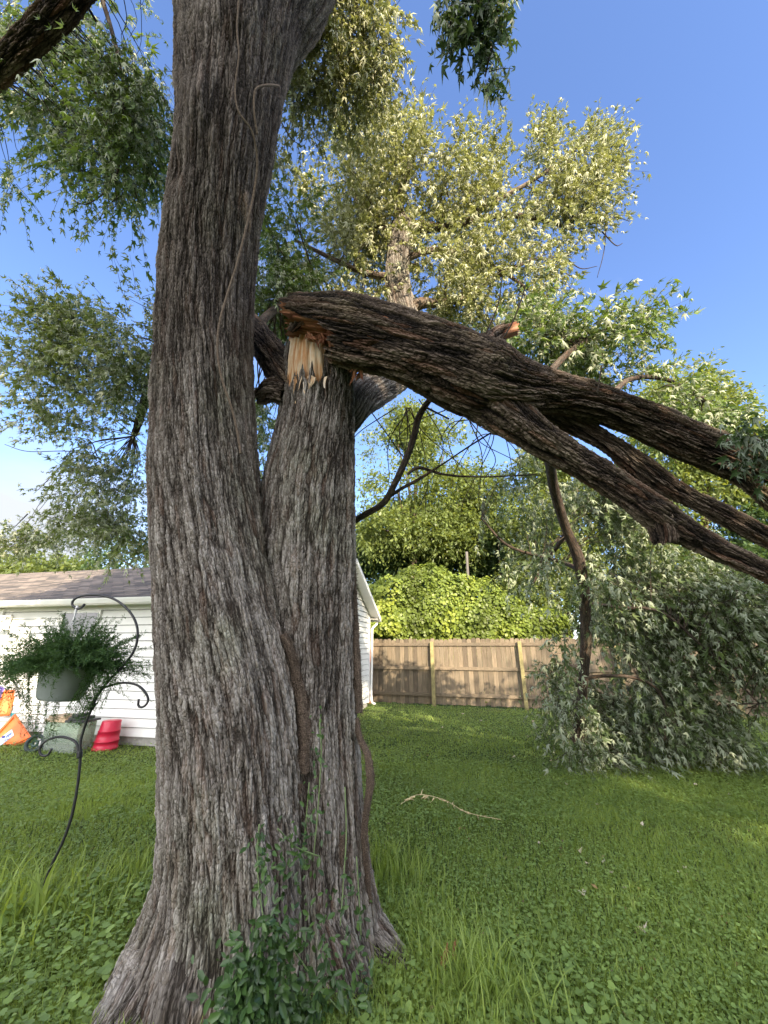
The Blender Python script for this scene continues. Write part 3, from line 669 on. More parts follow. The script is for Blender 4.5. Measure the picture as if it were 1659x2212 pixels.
lf, tw = foliage(mid, 120, 9, 0.09, LEAF5, 0.9, 0.3, 0.38, 0.42, 2.2, limbs=[branches['h'], branches['f']], seed=3)
lf.build('foliage', M_LEAF, tree, True); tw.build('twigs', M_TWIG, tree)
# low left limb foliage
M_LEAF_MID = leaf_material('pale_maple_leaf', (0.12, 0.17, 0.06), (0.42, 0.44, 0.32), 0.32)
leftb = [B(285, 715, 5.3, 45, 50, .6), B(270, 800, 5.5, 60, 70, .8), B(165, 745, 5.6, 75, 50, .7), B(90, 790, 5.7, 80, 50, .7), B(60, 850, 5.8, 80, 50, .7), B(180, 860, 5.6, 90, 70, .8), B(250, 940, 5.7, 75, 70, .8), B(130, 920, 5.8, 60, 35, .5) + (.6,), B(240, 1050, 5.8, 75, 60, .7), B(270, 1140, 6.0, 60, 55, .6),
         B(190, 1120, 6.2, 55, 35, .5) + (.6,), B(110, 1160, 6.8, 80, 22, .5) + (.6,), B(20, 1170, 6.8, 60, 20, .5) + (.6,), B(290, 655, 5.2, 30, 22, .3) + (.3,), B(170, 670, 5.5, 20, 22, .2) + (.3,), B(110, 680, 5.5, 18, 22, .2) + (.3,)]
lf, tw = foliage(leftb, 170, 9, 0.095, LEAF5, 0.9, 0.3, 0.42, 0.43, 2.2, limbs=[leftlimb], seed=4, flip=.3, shell=.1, mainr=.008)
lf.build('foliage', M_LEAF_MID, tree, True); tw.build('twigs', M_TWIG, tree)
# high crown, upper left and upper right
hl = [B(90, 40, 4.4, 110, 60, .7), B(230, 50, 4.3, 110, 70, .7), B(60, 180, 4.6, 90, 70, .7), B(190, 170, 4.3, 100, 70, .7), B(300, 150, 4.0, 70, 80, .5), B(310, 260, 4.0, 60, 60, .5), B(220, 270, 4.2, 90, 50, .5), B(90, 250, 4.5, 80, 40, .5) + (.8,), B(20, 270, 4.6, 40, 35, .4) + (.6,), B(300, 340, 4.0, 50, 40, .4) + (.7,), B(230, 370, 4.0, 50, 30, .3) + (.5,), B(165, 320, 4.2, 40, 30, .3) + (.5,), B(20, 390, 4.4, 14, 14, .1) + (.12,), B(270, 400, 4, 30, 20, .2) + (.25,)]
lf, tw = foliage(hl, 120, 9, 0.092, LEAF5, 0.9, 0.9, 0.42, 0.475, 2.4, limbs=[hi_l], seed=5, mainr=.006)
lf.build('foliage', M_LEAF, tree, True); tw.build('twigs', M_TWIG, tree)
hi_r = path([(560, -60, 3.0, 40), (680, -130, 3.5, 26), (780, -60, 4.2, 12), (840, 10, 4.6, 5)])
hb = MB(); tube_mb(hb, hi_r, 0.05, 12, seed=50); hb.build('limb', M_BARK_S, tree, True)
hr = [B(700, 30, 4.2, 70, 50, .5), B(780, 40, 4.3, 60, 60, .5), B(690, 120, 4.1, 50, 50, .5), B(790, 130, 4.3, 40, 50, .4), B(740, 180, 4.2, 40, 30, .3) + (.6,), B(650, 200, 4.1, 25, 40, .3) + (.6,), B(820, 60, 4.3, 25, 50, .3) + (.5,), B(640, 250, 4.2, 12, 16, .2) + (.2,), B(595, 340, 4.6, 10, 30, .2) + (.2,)]
lf, tw = foliage(hr, 115, 9, 0.092, LEAF5, 0.9, 0.9, 0.38, 0.42, 2.4, limbs=[hi_r], seed=6)
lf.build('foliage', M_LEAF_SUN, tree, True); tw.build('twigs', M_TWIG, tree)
nb = path([(1060, -80, 2.4, 4), (1085, 0, 2.4, 3.5), (1075, 60, 2.4, 3), (1058, 120, 2.4, 2.4), (1048, 165, 2.4, 1.6)])
near = [B(980, 15, 2.4, 45, 25, .15), B(1050, 25, 2.4, 40, 35, .15), B(1060, 85, 2.4, 28, 25, .1) + (.5,), B(1000, 85, 2.4, 18, 15, .08) + (.22,), B(1048, 175, 2.4, 16, 12, .05) + (.22,), B(1030, -30, 2.4, 70, 30, .2)]
lf, tw = foliage(near, 26, 6, 0.095, LEAF5, 0.9, 1.1, 0.14, 0.0, 2, limbs=[nb], seed=7, shell=.1, mainr=.004)
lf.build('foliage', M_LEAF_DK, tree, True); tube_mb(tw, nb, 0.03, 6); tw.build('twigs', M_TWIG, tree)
# hanging bare twigs, upper left and lower left
def twig_mesh(lines, d, name, parent, mat=None, r=1.4, one=False):
    mb = MB()
    for k, L_ in enumerate(lines):
        pts = []
        for q, p in enumerate(L_):
            rr = (p[2] if len(p) > 2 else r * (1 - 0.6 * q / max(1, len(L_) - 1)))
            pts.append((p[0], p[1], d + 0.04 * math.sin(k * 1.7 + q), rr))
        if len(pts) == 2: pts.insert(1, tuple((a + c) / 2 for a, c in zip(*pts)))
        tube_mb(mb, path(pts), 0.04, 6, seed=k)
        if not one: mb.build(('branch' if name == 'branch' else 'twig'), mat or M_TWIG, parent, True); mb = MB()
    if one: mb.build(name, mat or M_TWIG, parent, True)
twig_mesh([[(215, -20, 5), (245, 80, 4.5), (265, 170, 4), (268, 260, 3), (262, 340, 2), (240, 400, 1.6), (190, 440, 1.3), (155, 432, 1)], [(248, 400), (252, 440), (238, 455)], [(290, 400), (300, 440), (318, 448)], [(265, 240), (230, 180), (180, 130)], [(80, 150), (120, 200), (160, 260)], [(600, 150, 3), (650, 90, 2.4), (680, 20, 2)], [(608, 265), (630, 300), (652, 315)]], 3.9, 'twigs', tree)
twig_mesh([[(215, 990, 2), (150, 975), (60, 975), (10, 960)], [(160, 975), (110, 1030), (80, 1060)], [(180, 1000), (150, 1050), (110, 1070)], [(210, 985), (190, 950), (120, 945)], [(200, 1030), (150, 1080), (90, 1110)], [(60, 1110), (30, 1140)]], 6.2, 'twigs', tree)
twig_mesh([[(1240, 500), (1290, 480), (1330, 470), (1360, 478)], [(1262, 503), (1220, 560, 2), (1185, 600)], [(1225, 560), (1255, 580), (1290, 575)], [(1310, 465), (1305, 540), (1290, 600)], [(1300, 500), (1330, 530), (1345, 525)], [(1320, 400), (1345, 370), (1360, 350)], [(1120, 625, 2.5), (1160, 660), (1200, 680)], [(1150, 640), (1190, 650), (1225, 670)], [(1190, 600), (1230, 620), (1245, 645)], [(1205, 575), (1240, 600), (1270, 590)], [(1150, 645), (1140, 690), (1120, 720)]], 6.1, 'twigs', tree)

# ---------------------------------------------------------------- the fallen limb
fl = thing('fallen_limb', 'massive broken maple limb folded over the snapped stem, its leafy ends sagging to the lawn', 'fallen limb', tuple(U(1000, 800, 3.0)))
mainP = path([(592, 696, 3.02, 52), (630, 696, 3.0, 54), (665, 699, 2.98, 58), (710, 706, 2.94, 66), (770, 722, 2.9, 71), (840, 740, 2.88, 71), (920, 766, 2.88, 75), (990, 798, 2.9, 80), (1050, 824, 2.92, 82), (1110, 838, 2.95, 62), (1170, 845, 3.0, 48), (1240, 859, 3.05, 41), (1310, 878, 3.1, 39), (1390, 908, 3.15, 39), (1460, 941, 3.2, 40), (1530, 970, 3.25, 40), (1595, 999, 3.3, 38), (1622, 1014, 3.32, 26)])
def lower(th):  # 0 on the upper slab, 1 where the under half has torn away
    a = np.abs(np.angle(np.exp(1j * th))); return 1 / (1 + np.exp(-(a - R(122)) / 0.07))
def limb_start(th): return 0.17 + jag(th, 21, 0.06) + 0.40 * lower(th)
V, Q, T, bk = tube(mainP, 0.008, 400, (0, 0, 1), s0=limb_start, seed=41, lump=0.10, rmean=0.25, twist=0.1)
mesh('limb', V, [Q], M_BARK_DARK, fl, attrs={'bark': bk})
V, Q, T, bk = tube(mainP[:7], 0.015, 200, (0, 0, 1), rad=lambda th, s, L: (lambda fl: np.minimum(0.84, fl) + 0.03 * np.cos(17 * th + 6 * s) + 0.02 * np.cos(41 * th))(np.where(np.cos(th) < -0.02, 0.46 / np.maximum(0.02, -np.cos(th)), 9.0) + np.clip((s - .54) / .12, 0, 1) * 2), s0=lambda th: 0.17 + jag(th, 31, 0.09), seed=42, rmean=0.2, caps=(True, False))
mesh('broken_wood', V, [Q, T], M_WOODRED, fl, attrs={'bark': bk})
for pts, sd, segs in [([(1040, 850, 2.92, 56), (1100, 898, 2.92, 44), (1160, 942, 2.95, 35), (1230, 986, 2.98, 32), (1302, 1030, 3.0, 31), (1360, 1069, 3.0, 30), (1414, 1106, 3.0, 33), (1460, 1137, 3.0, 29), (1525, 1174, 3.0, 24), (1590, 1205, 3.0, 21), (1665, 1240, 3.0, 20), (1800, 1310, 3.0, 18)], 43, 260),
                      ([(1150, 868, 3.15, 28), (1209, 902, 3.18, 20), (1265, 930, 3.2, 19), (1320, 960, 3.2, 19), (1360, 990, 3.2, 23), (1395, 1018, 3.2, 26), (1440, 1048, 3.2, 22), (1500, 1080, 3.2, 18), (1562, 1112, 3.2, 19), (1620, 1144, 3.2, 21), (1690, 1182, 3.2, 19), (1800, 1240, 3.2, 18)], 44, 220),
                      ([(1590, 1005, 3.3, 30), (1630, 1022, 3.3, 16), (1690, 1030, 3.3, 14), (1800, 1040, 3.3, 10)], 45, 120),
                      ([(1585, 1010, 3.3, 28), (1620, 1045, 3.3, 15), (1660, 1080, 3.3, 14), (1760, 1180, 3.3, 12)], 46, 120),
                      ([(1420, 1110, 3.0, 26), (1432, 1150, 2.98, 24), (1436, 1188, 2.97, 20)], 47, 120)]:
    V, Q, T, bk = tube(path(pts), 0.009, segs, (0, 0, 1) if sd != 47 else (1, 0, 0), seed=sd, lump=0.10, rmean=0.13, caps=(True, True), s1=(None if sd != 47 else (lambda th: 0.22 + jag(th, 44, 0.03))))
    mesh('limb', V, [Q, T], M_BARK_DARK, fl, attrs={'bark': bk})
# torn side stub with red wood
V, Q, T, bk = tube(path([(1040, 750, 2.95, 26), (1075, 722, 3.0, 17), (1105, 708, 3.05, 14)]), 0.01, 100, (0, 0, 1), seed=48, lump=0.15, rmean=0.06, s1=lambda th: 0.27 + jag(th, 6, 0.05)); mesh('torn_stub', V, [Q], M_BARK_DARK, fl, attrs={'bark': bk})
V, Q, T, bk = tube(path([(1060, 737, 2.98, 14), (1085, 720, 3.0, 13), (1116, 708, 3.03, 13)]), 0.01, 60, (0, 0, 1), seed=49, rad=lambda th, s, L: 1 + .15 * np.cos(5 * th), rmean=0.06, caps=(False, True), s1=lambda th: 0.25 + jag(th, 7, 0.04))
mesh('broken_wood', V, [Q, T], M_WOODRED, fl, attrs={'bark': bk})
it = []
for k in range(60):
    u = 655 + 115 * rs.random(); v = 716 + 16 * rs.random() + (u - 655) * 0.06
    it.append((U(u, v, 2.82 + .12 * rs.random()), (1.0 * rs.random() - .2, rs.normal() * .2, -0.5 + rs.normal() * .3), 0.03 + 0.06 * rs.random(), 0.007 + 0.010 * rs.random()))
for k in range(26):
    it.append((U(762 + 16 * rs.random(), 745 + 70 * rs.random(), 2.9 + .1 * rs.random()), (rs.normal() * .3, rs.normal() * .2, -1), 0.05 + 0.09 * rs.random(), 0.010 + 0.012 * rs.random()))
for k in range(16):
    it.append((U(632 + 22 * rs.random(), 660 + 60 * rs.random(), 2.97), (-1, rs.normal() * .2, rs.normal() * .4), 0.03 + 0.05 * rs.random(), 0.012 + 0.012 * rs.random()))
shards(it, 3).build('splinters', M_WOODRED, fl)
# flap of bark hanging off the limb's end
V, Q, T, bk = tube(path([(672, 678, 2.86, 20), (650, 692, 2.88, 17), (628, 716, 2.9, 7)]), 0.008, 90, (0, 0, 1), rad=lambda th, s, L: 0.35 + 0.65 * np.abs(np.cos(th)), seed=52, lump=.2, rmean=0.06, caps=(True, True)); mesh('bark_flap', V, [Q, T], M_BARK_DARK, fl, attrs={'bark': bk})
# hanging branch with the drooping crown
vb = path([(1185, 965, 3.5, 13), (1190, 1010, 4.2, 11), (1198, 1060, 4.6, 10.5), (1222, 1140, 4.9, 10), (1250, 1210, 5.0, 12), (1263, 1300, 5.1, 11.5), (1266, 1380, 5.2, 11.5), (1260, 1460, 5.3, 10), (1254, 1540, 5.5, 10), (1240, 1600, 5.7, 8)])
V, Q, T, bk = tube(vb, 0.02, 90, (1, 0, 0), seed=53, lump=.1, rmean=.09, caps=(False, True)); mesh('branch', V, [Q, T], M_TWIG, fl, attrs={'bark': bk})
sub = [path([(1240, 1595, 5.7, 9), (1270, 1585, 5.8, 8), (1310, 1605, 6.2, 7), (1350, 1640, 6.0, 4)]),
       path([(1265, 1300, 5.2, 3.4), (1340, 1312, 5.4, 3.4), (1410, 1316, 5.3, 3.4), (1455, 1340, 5.3, 3), (1510, 1390, 5.2, 2.6), (1560, 1440, 5.2, 2.2), (1640, 1520, 5.0, 1.6)]),
       path([(1262, 1465, 5.4, 4), (1310, 1460, 5.4, 3.6), (1370, 1464, 5.3, 3.4), (1420, 1490, 5.3, 3), (1438, 1540, 5.3, 2.6), (1436, 1600, 5.3, 1.8)]),
       path([(1225, 1150, 5.0, 5), (1190, 1200, 5.9, 4), (1150, 1260, 6.0, 3)]), path([(1255, 1230, 5.1, 6), (1200, 1210, 6.0, 4), (1100, 1180, 6.0, 3), (1040, 1120, 6, 2)]),
       path([(1150, 870, 3.2, 10), (1200, 790, 3.9, 8), (1260, 740, 4.4, 6), (1340, 700, 4.7, 3)]), path([(1300, 880, 3.4, 8), (1360, 820, 4.2, 6), (1440, 820, 4.6, 4), (1520, 860, 4.8, 3)])]
for k, p_ in enumerate(sub):
    b_ = MB(); tube_mb(b_, p_, 0.06, 8, seed=60 + k, lump=0.06); b_.build('branch', M_TWIG, fl, True)
fb = [B(1110, 1010, 6.4, 50, 60, .5) + (.35,), B(1080, 1110, 6.6, 50, 70, .5) + (.35,), B(1180, 1100, 6.5, 50, 80, .6) + (.55,), B(1140, 1230, 6.6, 55, 70, .6) + (.55,), B(1210, 1260, 6.5, 45, 70, .6), B(1290, 1060, 5.9, 60, 60, .6) + (.6,), B(1360, 1110, 5.9, 70, 60, .6) + (.8,), B(1320, 1200, 6.0, 60, 60, .6),
      B(1350, 1290, 6.1, 70, 60, .7), B(1450, 1270, 5.9, 90, 60, .8), B(1560, 1290, 5.6, 90, 60, .8), B(1660, 1290, 5.3, 80, 70, .8), B(1220, 1380, 6.5, 45, 60, .5) + (.8,), B(1340, 1390, 6.1, 60, 55, .7), B(1450, 1380, 5.9, 80, 50, .7), B(1570, 1400, 5.6, 90, 60, .8), B(1670, 1410, 5.3, 80, 80, .8),
      B(1215, 1480, 6.4, 35, 50, .4) + (.7,), B(1330, 1490, 6.1, 55, 50, .6), B(1400, 1530, 6.0, 60, 45, .6) + (.8,), B(1520, 1480, 5.7, 60, 30, .5) + (.4,), B(1310, 1585, 5.8, 60, 36, .5), B(1390, 1590, 5.8, 70, 35, .6), B(1225, 1570, 6.1, 35, 30, .4) + (.6,), B(1650, 1500, 5.4, 60, 50, .6) + (.6,), B(1325, 1640, 5.3, 26, 18, .3) + (.3,), B(1490, 1560, 5.7, 70, 35, .5) + (.6,), B(1600, 1580, 5.6, 60, 30, .5) + (.4,), B(1430, 1215, 6.4, 80, 40, .6) + (.6,), B(1560, 1220, 6.2, 90, 40, .6) + (.7,), B(1660, 1210, 6.0, 60, 40, .5) + (.7,), B(1350, 1540, 5.9, 60, 50, .5), B(1480, 1540, 5.7, 60, 40, .5), B(1400, 1460, 5.8, 60, 40, .5)]
lf, tw = foliage(fb, 190, 8, 0.118, LEAF5, 0.3, 0.85, 0.5, 0.505, 1.8, limbs=sub[:5] + [vb], seed=8, flip=.34, sway=(.25, 0, 0), mainr=.006)
lf.build('foliage', M_LEAF_FALL, fl, True); tw.build('twigs', M_TWIG, fl)
ff = [B(1210, 1370, 5.0, 30, 50, .25), B(1240, 1130, 4.7, 40, 50, .25), B(1285, 1440, 5.1, 30, 50, .25), B(1230, 1530, 5.3, 40, 40, .25), B(1290, 1250, 4.9, 30, 45, .25), B(1190, 1180, 4.9, 40, 50, .3), B(1260, 1620, 5.2, 45, 25, .25)]
lf, tw = foliage(ff, 26, 8, 0.115, LEAF5, 0.3, 0.85, 0.42, 0.40, 1.9, limbs=[vb], seed=18, flip=.38, mainr=.006)
lf.build('foliage', M_LEAF_FALL, fl, True); tw.build('twigs', M_TWIG, fl)
fa = [B(1160, 720, 4.6, 60, 35, .4), B(1250, 740, 4.5, 70, 50, .5), B(1340, 720, 4.5, 50, 35, .4), B(1200, 800, 4.9, 60, 35, .5), B(1320, 810, 4.8, 70, 50, .5), B(1385, 690, 4.5, 20, 20, .2) + (.3,), B(1420, 850, 4.9, 60, 45, .5), B(1500, 900, 5, 60, 35, .4), B(1110, 700, 5.2, 50, 30, .4)]
lf, tw = foliage(fa, 110, 8, 0.10, LEAF5, 0.5, 0.35, 0.36, 0.40, 2, limbs=sub[5:7], seed=9, flip=.25, sway=(.3, 0, .1))
lf.build('foliage', M_LEAF, fl, True); tw.build('twigs', M_TWIG, fl)
fc = [B(1640, 950, 2.7, 40, 25, .15), B(1600, 935, 2.7, 20, 14, .1) + (.4,), B(1650, 985, 2.7, 35, 18, .1) + (.5,)]
lf, tw = foliage(fc, 22, 6, 0.09, LEAF5, 0.9, 0.5, 0.14, 0.0, 2, limbs=[path([(1720, 930, 2.7, 3), (1660, 925, 2.7, 2.5), (1600, 945, 2.7, 2)])], seed=10, shell=.1, mainr=.004)
lf.build('foliage', M_LEAF_DK, fl, True); tw.build('twigs', M_TWIG, fl)
# bare broken branch and twigs hanging under the limb
twig_mesh([[(930, 860, 6), (905, 900, 7), (895, 940, 7), (880, 985, 7), (855, 1040, 7), (830, 1085, 7), (795, 1108, 7), (765, 1125, 8)],
           [(905, 895, 3), (925, 870, 3), (965, 855, 2)], [(920, 880, 3), (950, 895, 2), (970, 905, 2)], [(880, 1025, 3), (905, 1010, 4), (960, 1025, 3), (1040, 1030, 2), (1160, 1025, 1.5)],
           [(820, 1090, 4), (860, 1060, 4), (905, 1035, 4), (960, 1000, 2), (1020, 960, 2), (1110, 905, 2)]], 3.3, 'branch', fl)
ln = []
for k in range(22):
    a = (780 + 330 * rs.random(), 850 + 60 * rs.random()); b_ = (a[0] + rs.normal() * 45, a[1] + 30 + 60 * rs.random()); c_ = (b_[0] + rs.normal() * 45, b_[1] + 40 + 70 * rs.random()); e_ = (c_[0] + rs.normal() * 25, c_[1] + 20 + 50 * rs.random())
    if a[0] < 900: a = (a[0], 880)
    else: a = (a[0], 860 + (a[0] - 900) * .42)
    ln.append([a, b_, c_, e_])
twig_mesh(ln, 3.5, 'twigs', fl, r=1.25)
twig_mesh([[(840, 690, 2.2), (900, 760, 1.8), (940, 800, 1.5)], [(760, 660, 2), (850, 700, 2), (890, 740, 1.6)], [(1080, 740, 2), (1110, 690, 1.6), (1135, 620, 1.3)], [(1050, 720, 2), (1075, 660, 1.5), (1085, 600, 1)], [(1300, 790, 2), (1290, 850, 1.5)]], 2.78, 'twigs', fl)

# ================================================================ VINES ON THE TREE
m_vine, t, bs, o = newmat('hairy_vine'); N = NT(t)
at = N.n("ShaderNodeAttribute", attribute_name='bark').outputs['Vector']
n1 = N.noise(at, 140, 6, 0.75).outputs[0]; c = N.ramp(n1, [(0.35, (0.03, 0.02, 0.014)), (0.5, (0.12, 0.085, 0.06)), (0.66, (0.27, 0.205, 0.15))])
N.l(c, bs.inputs['Base Color']); bs.inputs['Roughness'].default_value = 1; dsv = N.n('ShaderNodeDisplacement'); dsv.inputs['Scale'].default_value = 0.028; dsv.inputs['Midlevel'].default_value = 0.5; n3 = N.noise(N.mapping(at, (1, 1, .5)), 60, 5, .8).outputs[0]; N.l(n3, dsv.inputs['Height']); N.l(dsv.outputs[0], o.inputs['Displacement']); m_vine.displacement_method = 'BOTH'
def on_bark(u, v, side, lift=0.0):
    """depth of the bark surface along a sight line for the left (0) or right (1) stem"""
    PR = leftP if side == 0 else rightP
    RS_ = resample(PR, 0.02)[0]; q = RS_[:, :3] - CAMP
    dd = q[:, 1] * cp + q[:, 2] * sp; up = (q[:, 2] * cp - q[:, 1] * sp) / dd; vv = CV - F * up; uu = CU + F * q[:, 0] / dd; rr = RS_[:, 3] * F / dd
    o_ = np.argsort(vv); c_, r_, d_ = np.interp(v, vv[o_], uu[o_]), np.interp(v, vv[o_], rr[o_]), np.interp(v, vv[o_], dd[o_])
    f = np.clip((u - c_) / r_, -1, 1); return d_ - r_ * d_ / F * math.sqrt(max(0, 1 - f * f)) - lift
m_palevine = plain('pale_vine', (.13, .10, .075), .9, .1, .35, 60, .004)
def vine(pts, label, hairs=0, rough=.12, side=None, lump=.3):
    base = path(pts)
    root = thing('climbing_vine', label, 'vine', tuple(base[0][:3]))
    V, Q, T, bk = tube(base, 0.006, 56, (1, 0, 0), seed=int(pts[0][1]), lump=lump, rmean=.03, caps=(True, True), rad=lambda th, s, L: 1 + (.7 if hairs else .2) * (fbm(np.stack([np.cos(th) * .8, np.sin(th) * .8, s * 9], -1) + 3, 2.2, 3) - .5))
    mesh('stem', V, [Q, T], m_vine if hairs else m_palevine, root, attrs={'bark': bk})
    if hairs:
        RS_ = resample(base, 0.01)[0]; i = rng.integers(0, len(RS_), hairs); P0 = RS_[i, :3]; dr = rand_unit(hairs); dr[:, 2] *= .5; dr = norm(dr)
        P0 = P0 + dr * RS_[i, 3:4] * .9; L_ = .012 + .03 * rng.random(hairs); e = P0 + norm(dr + rand_unit(hairs) * .6) * L_[:, None]
        wv = norm(np.cross(e - P0, rand_unit(hairs))) * .0011
        V = np.stack([P0 - wv, P0 + wv, e], 1).reshape(-1, 3)
        mesh('root_hairs', V, [np.arange(hairs * 3).reshape(-1, 3)], m_vine, root, attrs={'bark': V})
    return root
vine([(612, 1370, 2.44, 7), (628, 1410, 2.42, 9), (640, 1460, 2.40, 11), (652, 1530, 2.36, 12), (657, 1600, 2.32, 13), (655, 1668, 2.27, 12)], 'hairy brown vine in the fork between the trunks, cut off at its lower end', 4000)
vine([(640, 1690, 2.25, 13), (628, 1730, 2.2, 14), (612, 1790, 2.14, 15), (600, 1860, 2.09, 14), (590, 1930, 2.05, 13), (580, 2000, 2.0, 14), (575, 2090, 1.93, 12)], 'hairy brown vine stem rising from the ivy to the gap in the fork', 4500)
vine([(762, 1190, 2.9, 4), (765, 1280, 2.82, 6), (766, 1360, 2.76, 8), (768, 1430, 2.7, 9), (772, 1500, 2.64, 10), (774, 1540, 2.6, 10)], 'dark bristly vine on the right edge of the broken trunk, sawn through below', 3000)
vine([(771, 1552, 2.56, 4), (776, 1590, 2.50, 5), (794, 1632, 2.42, 6.5), (800, 1680, 2.36, 7), (795, 1730, 2.32, 6.5), (787, 1790, 2.28, 6), (790, 1850, 2.24, 5.5), (800, 1950, 2.16, 5)], 'bare crooked vine stem standing free of the broken trunk beside the lawn', 1500)
vine([(740, 1800, 2.2, 8), (735, 1900, 2.14, 11), (728, 1980, 2.08, 14), (738, 2060, 2.0, 16), (748, 2150, 1.92, 15), (760, 2260, 1.8, 14)], 'thick brown vine root running down the foot of the broken trunk', 2500)
lv = [(518, -20), (512, 60), (516, 120), (508, 190), (515, 240), (545, 285), (556, 350), (548, 420), (530, 500), (512, 570), (490, 640), (474, 700), (470, 760), (480, 820), (500, 880), (512, 930), (520, 980)]
vine([(u, v, on_bark(u, v, 0, .025), 1.8 if v < 300 else 2.4) for u, v in lv], 'long thin pale vine climbing the full height of the left trunk', 0, lump=.1)
vine([(u, v, on_bark(u, v, 0, .025), 2.2) for u, v in [(556, 290), (550, 250), (549, 210), (556, 190), (580, 184), (602, 186)]], 'short pale vine stub curling on the left trunk beneath the crown', 0, lump=.1)
# evergreen creeper
def ivy(name, label, cat, pts):
    root = thing(name, label, cat, tuple(U(600, 2080, 1.8)))
    lmb, smb = MB(), MB()
    for (u0, v0, n, su, sv, side, sz) in pts:
        uu = u0 + rng.normal(size=n) * su; vv = v0 + rng.normal(size=n) * sv
        P = np.array([U(a, b_, min(on_bark(a, b_, side, .03), on_bark(a, b_, 1 - side, .03) if 560 < a < 700 else 99) - .05 * rng.random()) for a, b_ in zip(uu, vv)])
        P = P[P[:, 2] > 0.01]; n = len(P)
        tip = norm(rand_unit(n) + np.array([0, -.5, -.5])); nn = norm(np.array([0, -1.0, .6]) + rand_unit(n) * .5)
        V, Q, T_, r_ = scatter(OVAL, P, tip, nn, sz * (.6 + .7 * rng.random(n)), None, .78); lmb.add(V, Q, T_, rnd=r_)
    return root, lmb, smb
iroot, lmb, smb = ivy('ivy', 'dark evergreen creeper with oval leaves climbing the foot of the trunk', 'ivy',
    [(560, 2085, 230, 38, 34, 0, .046), (600, 2180, 430, 66, 34, 0, .048), (520, 2160, 150, 32, 38, 0, .046), (590, 2010, 60, 30, 22, 0, .045), (575, 1900, 34, 14, 45, 0, .038), (620, 1880, 30, 14, 50, 0, .038), (650, 1840, 36, 22, 30, 1, .038), (690, 1720, 22, 8, 60, 1, .034), (664, 1770, 18, 6, 50, 1, .034), (700, 1980, 60, 46, 60, 1, .038), (760, 1980, 30, 18, 60, 1, .036), (640, 2020, 60, 40, 34, 1, .04), (700, 2130, 130, 55, 45, 1, .042), (790, 2110, 40, 22, 45, 1, .038), (558, 1830, 20, 10, 30, 0, .036), (677, 1620, 10, 4, 40, 1, .032), (690, 1570, 7, 3, 25, 1, .03)])
for L_ in [[(690, 1560), (694, 1620), (690, 1700), (684, 1780), (676, 1860)], [(668, 1690), (662, 1760), (655, 1840)], [(560, 1780), (556, 1860), (562, 1940), (575, 2010)], [(745, 1700), (748, 1800), (742, 1900), (735, 2000)], [(610, 2010), (640, 2060), (690, 2130), (740, 2190)], [(770, 1850), (775, 1930), (780, 2020)], [(600, 1790), (640, 1830), (690, 1850)]]:
    tube_mb(smb, path([(u, v, on_bark(u, v, 1 if u > 640 else 0, .035), 1.5) for u, v in L_]), 0.03, 5)
lmb.build('leaves', M_IVY, iroot, True); smb.build('stem', plain('green_stem', (.12, .17, .06), .6), iroot, True)

# ================================================================ HOUSE
m_siding = plain('vinyl_siding', (0.70, 0.70, 0.66), 0.45, 0.4, 0.05, 3)
m_lap_shade = plain('lap_shadow', (0.20, 0.20, 0.19), 0.8)  # dark strip that paints the shadow line under each siding lap
m_trim = plain('white_trim', (0.76, 0.76, 0.73), 0.4, 0.4, 0.04, 5)
m_found = plain('concrete', (0.32, 0.31, 0.28), 0.9, 0.2, 0.2, 12, 0.004)
m_shingle, t, bs, o = newmat('shingles'); N = NT(t)
uvn = N.n("ShaderNodeAttribute", attribute_name='bark').outputs['Vector']
br = N.n("ShaderNodeTexBrick"); br.inputs['Scale'].default_value = 1; br.inputs['Brick Width'].default_value = 0.30; br.inputs['Row Height'].default_value = 0.14; br.inputs['Mortar Size'].default_value = 0.006
br.inputs['Color1'].default_value = (0.07, 0.063, 0.058, 1); br.inputs['Color2'].default_value = (0.20, 0.17, 0.145, 1); br.inputs['Mortar'].default_value = (0.03, 0.028, 0.027, 1); N.l(uvn, br.inputs['Vector'])
nn_ = N.noise(uvn, 2.2, 5).outputs[0]; c = N.mix(1.0, br.outputs[0], N.ramp(nn_, [(.3, (.7, .68, .66)), (.7, (1.25, 1.2, 1.15))]), 'MULTIPLY')
N.l(c, bs.inputs['Base Color']); bs.inputs['Roughness'].default_value = 0.95
house = thing('house', 'low white clapboard house with a grey shingle roof standing behind the tree', 'house', (HC[0], HC[1], 0))
def HW(t_, b_, z): # t along the long wall (to the left), b inward
    return np.array([*(HC + HD * t_ + HN * b_), z])
def HM(V): V = np.asarray(V); return np.stack([HC[0] + HD[0] * V[:, 0] + HN[0] * V[:, 1], HC[1] + HD[1] * V[:, 0] + HN[1] * V[:, 1], V[:, 2]], -1)
EZ, RZ, HL, HB, OV = 2.60, 3.72, 14.0, 5.29, 0.32
mb = MB(); mb.box((0.02, 0.02, 0), (HL, HB - .02, 0.16), HM); mb.build('foundation', m_found, house)
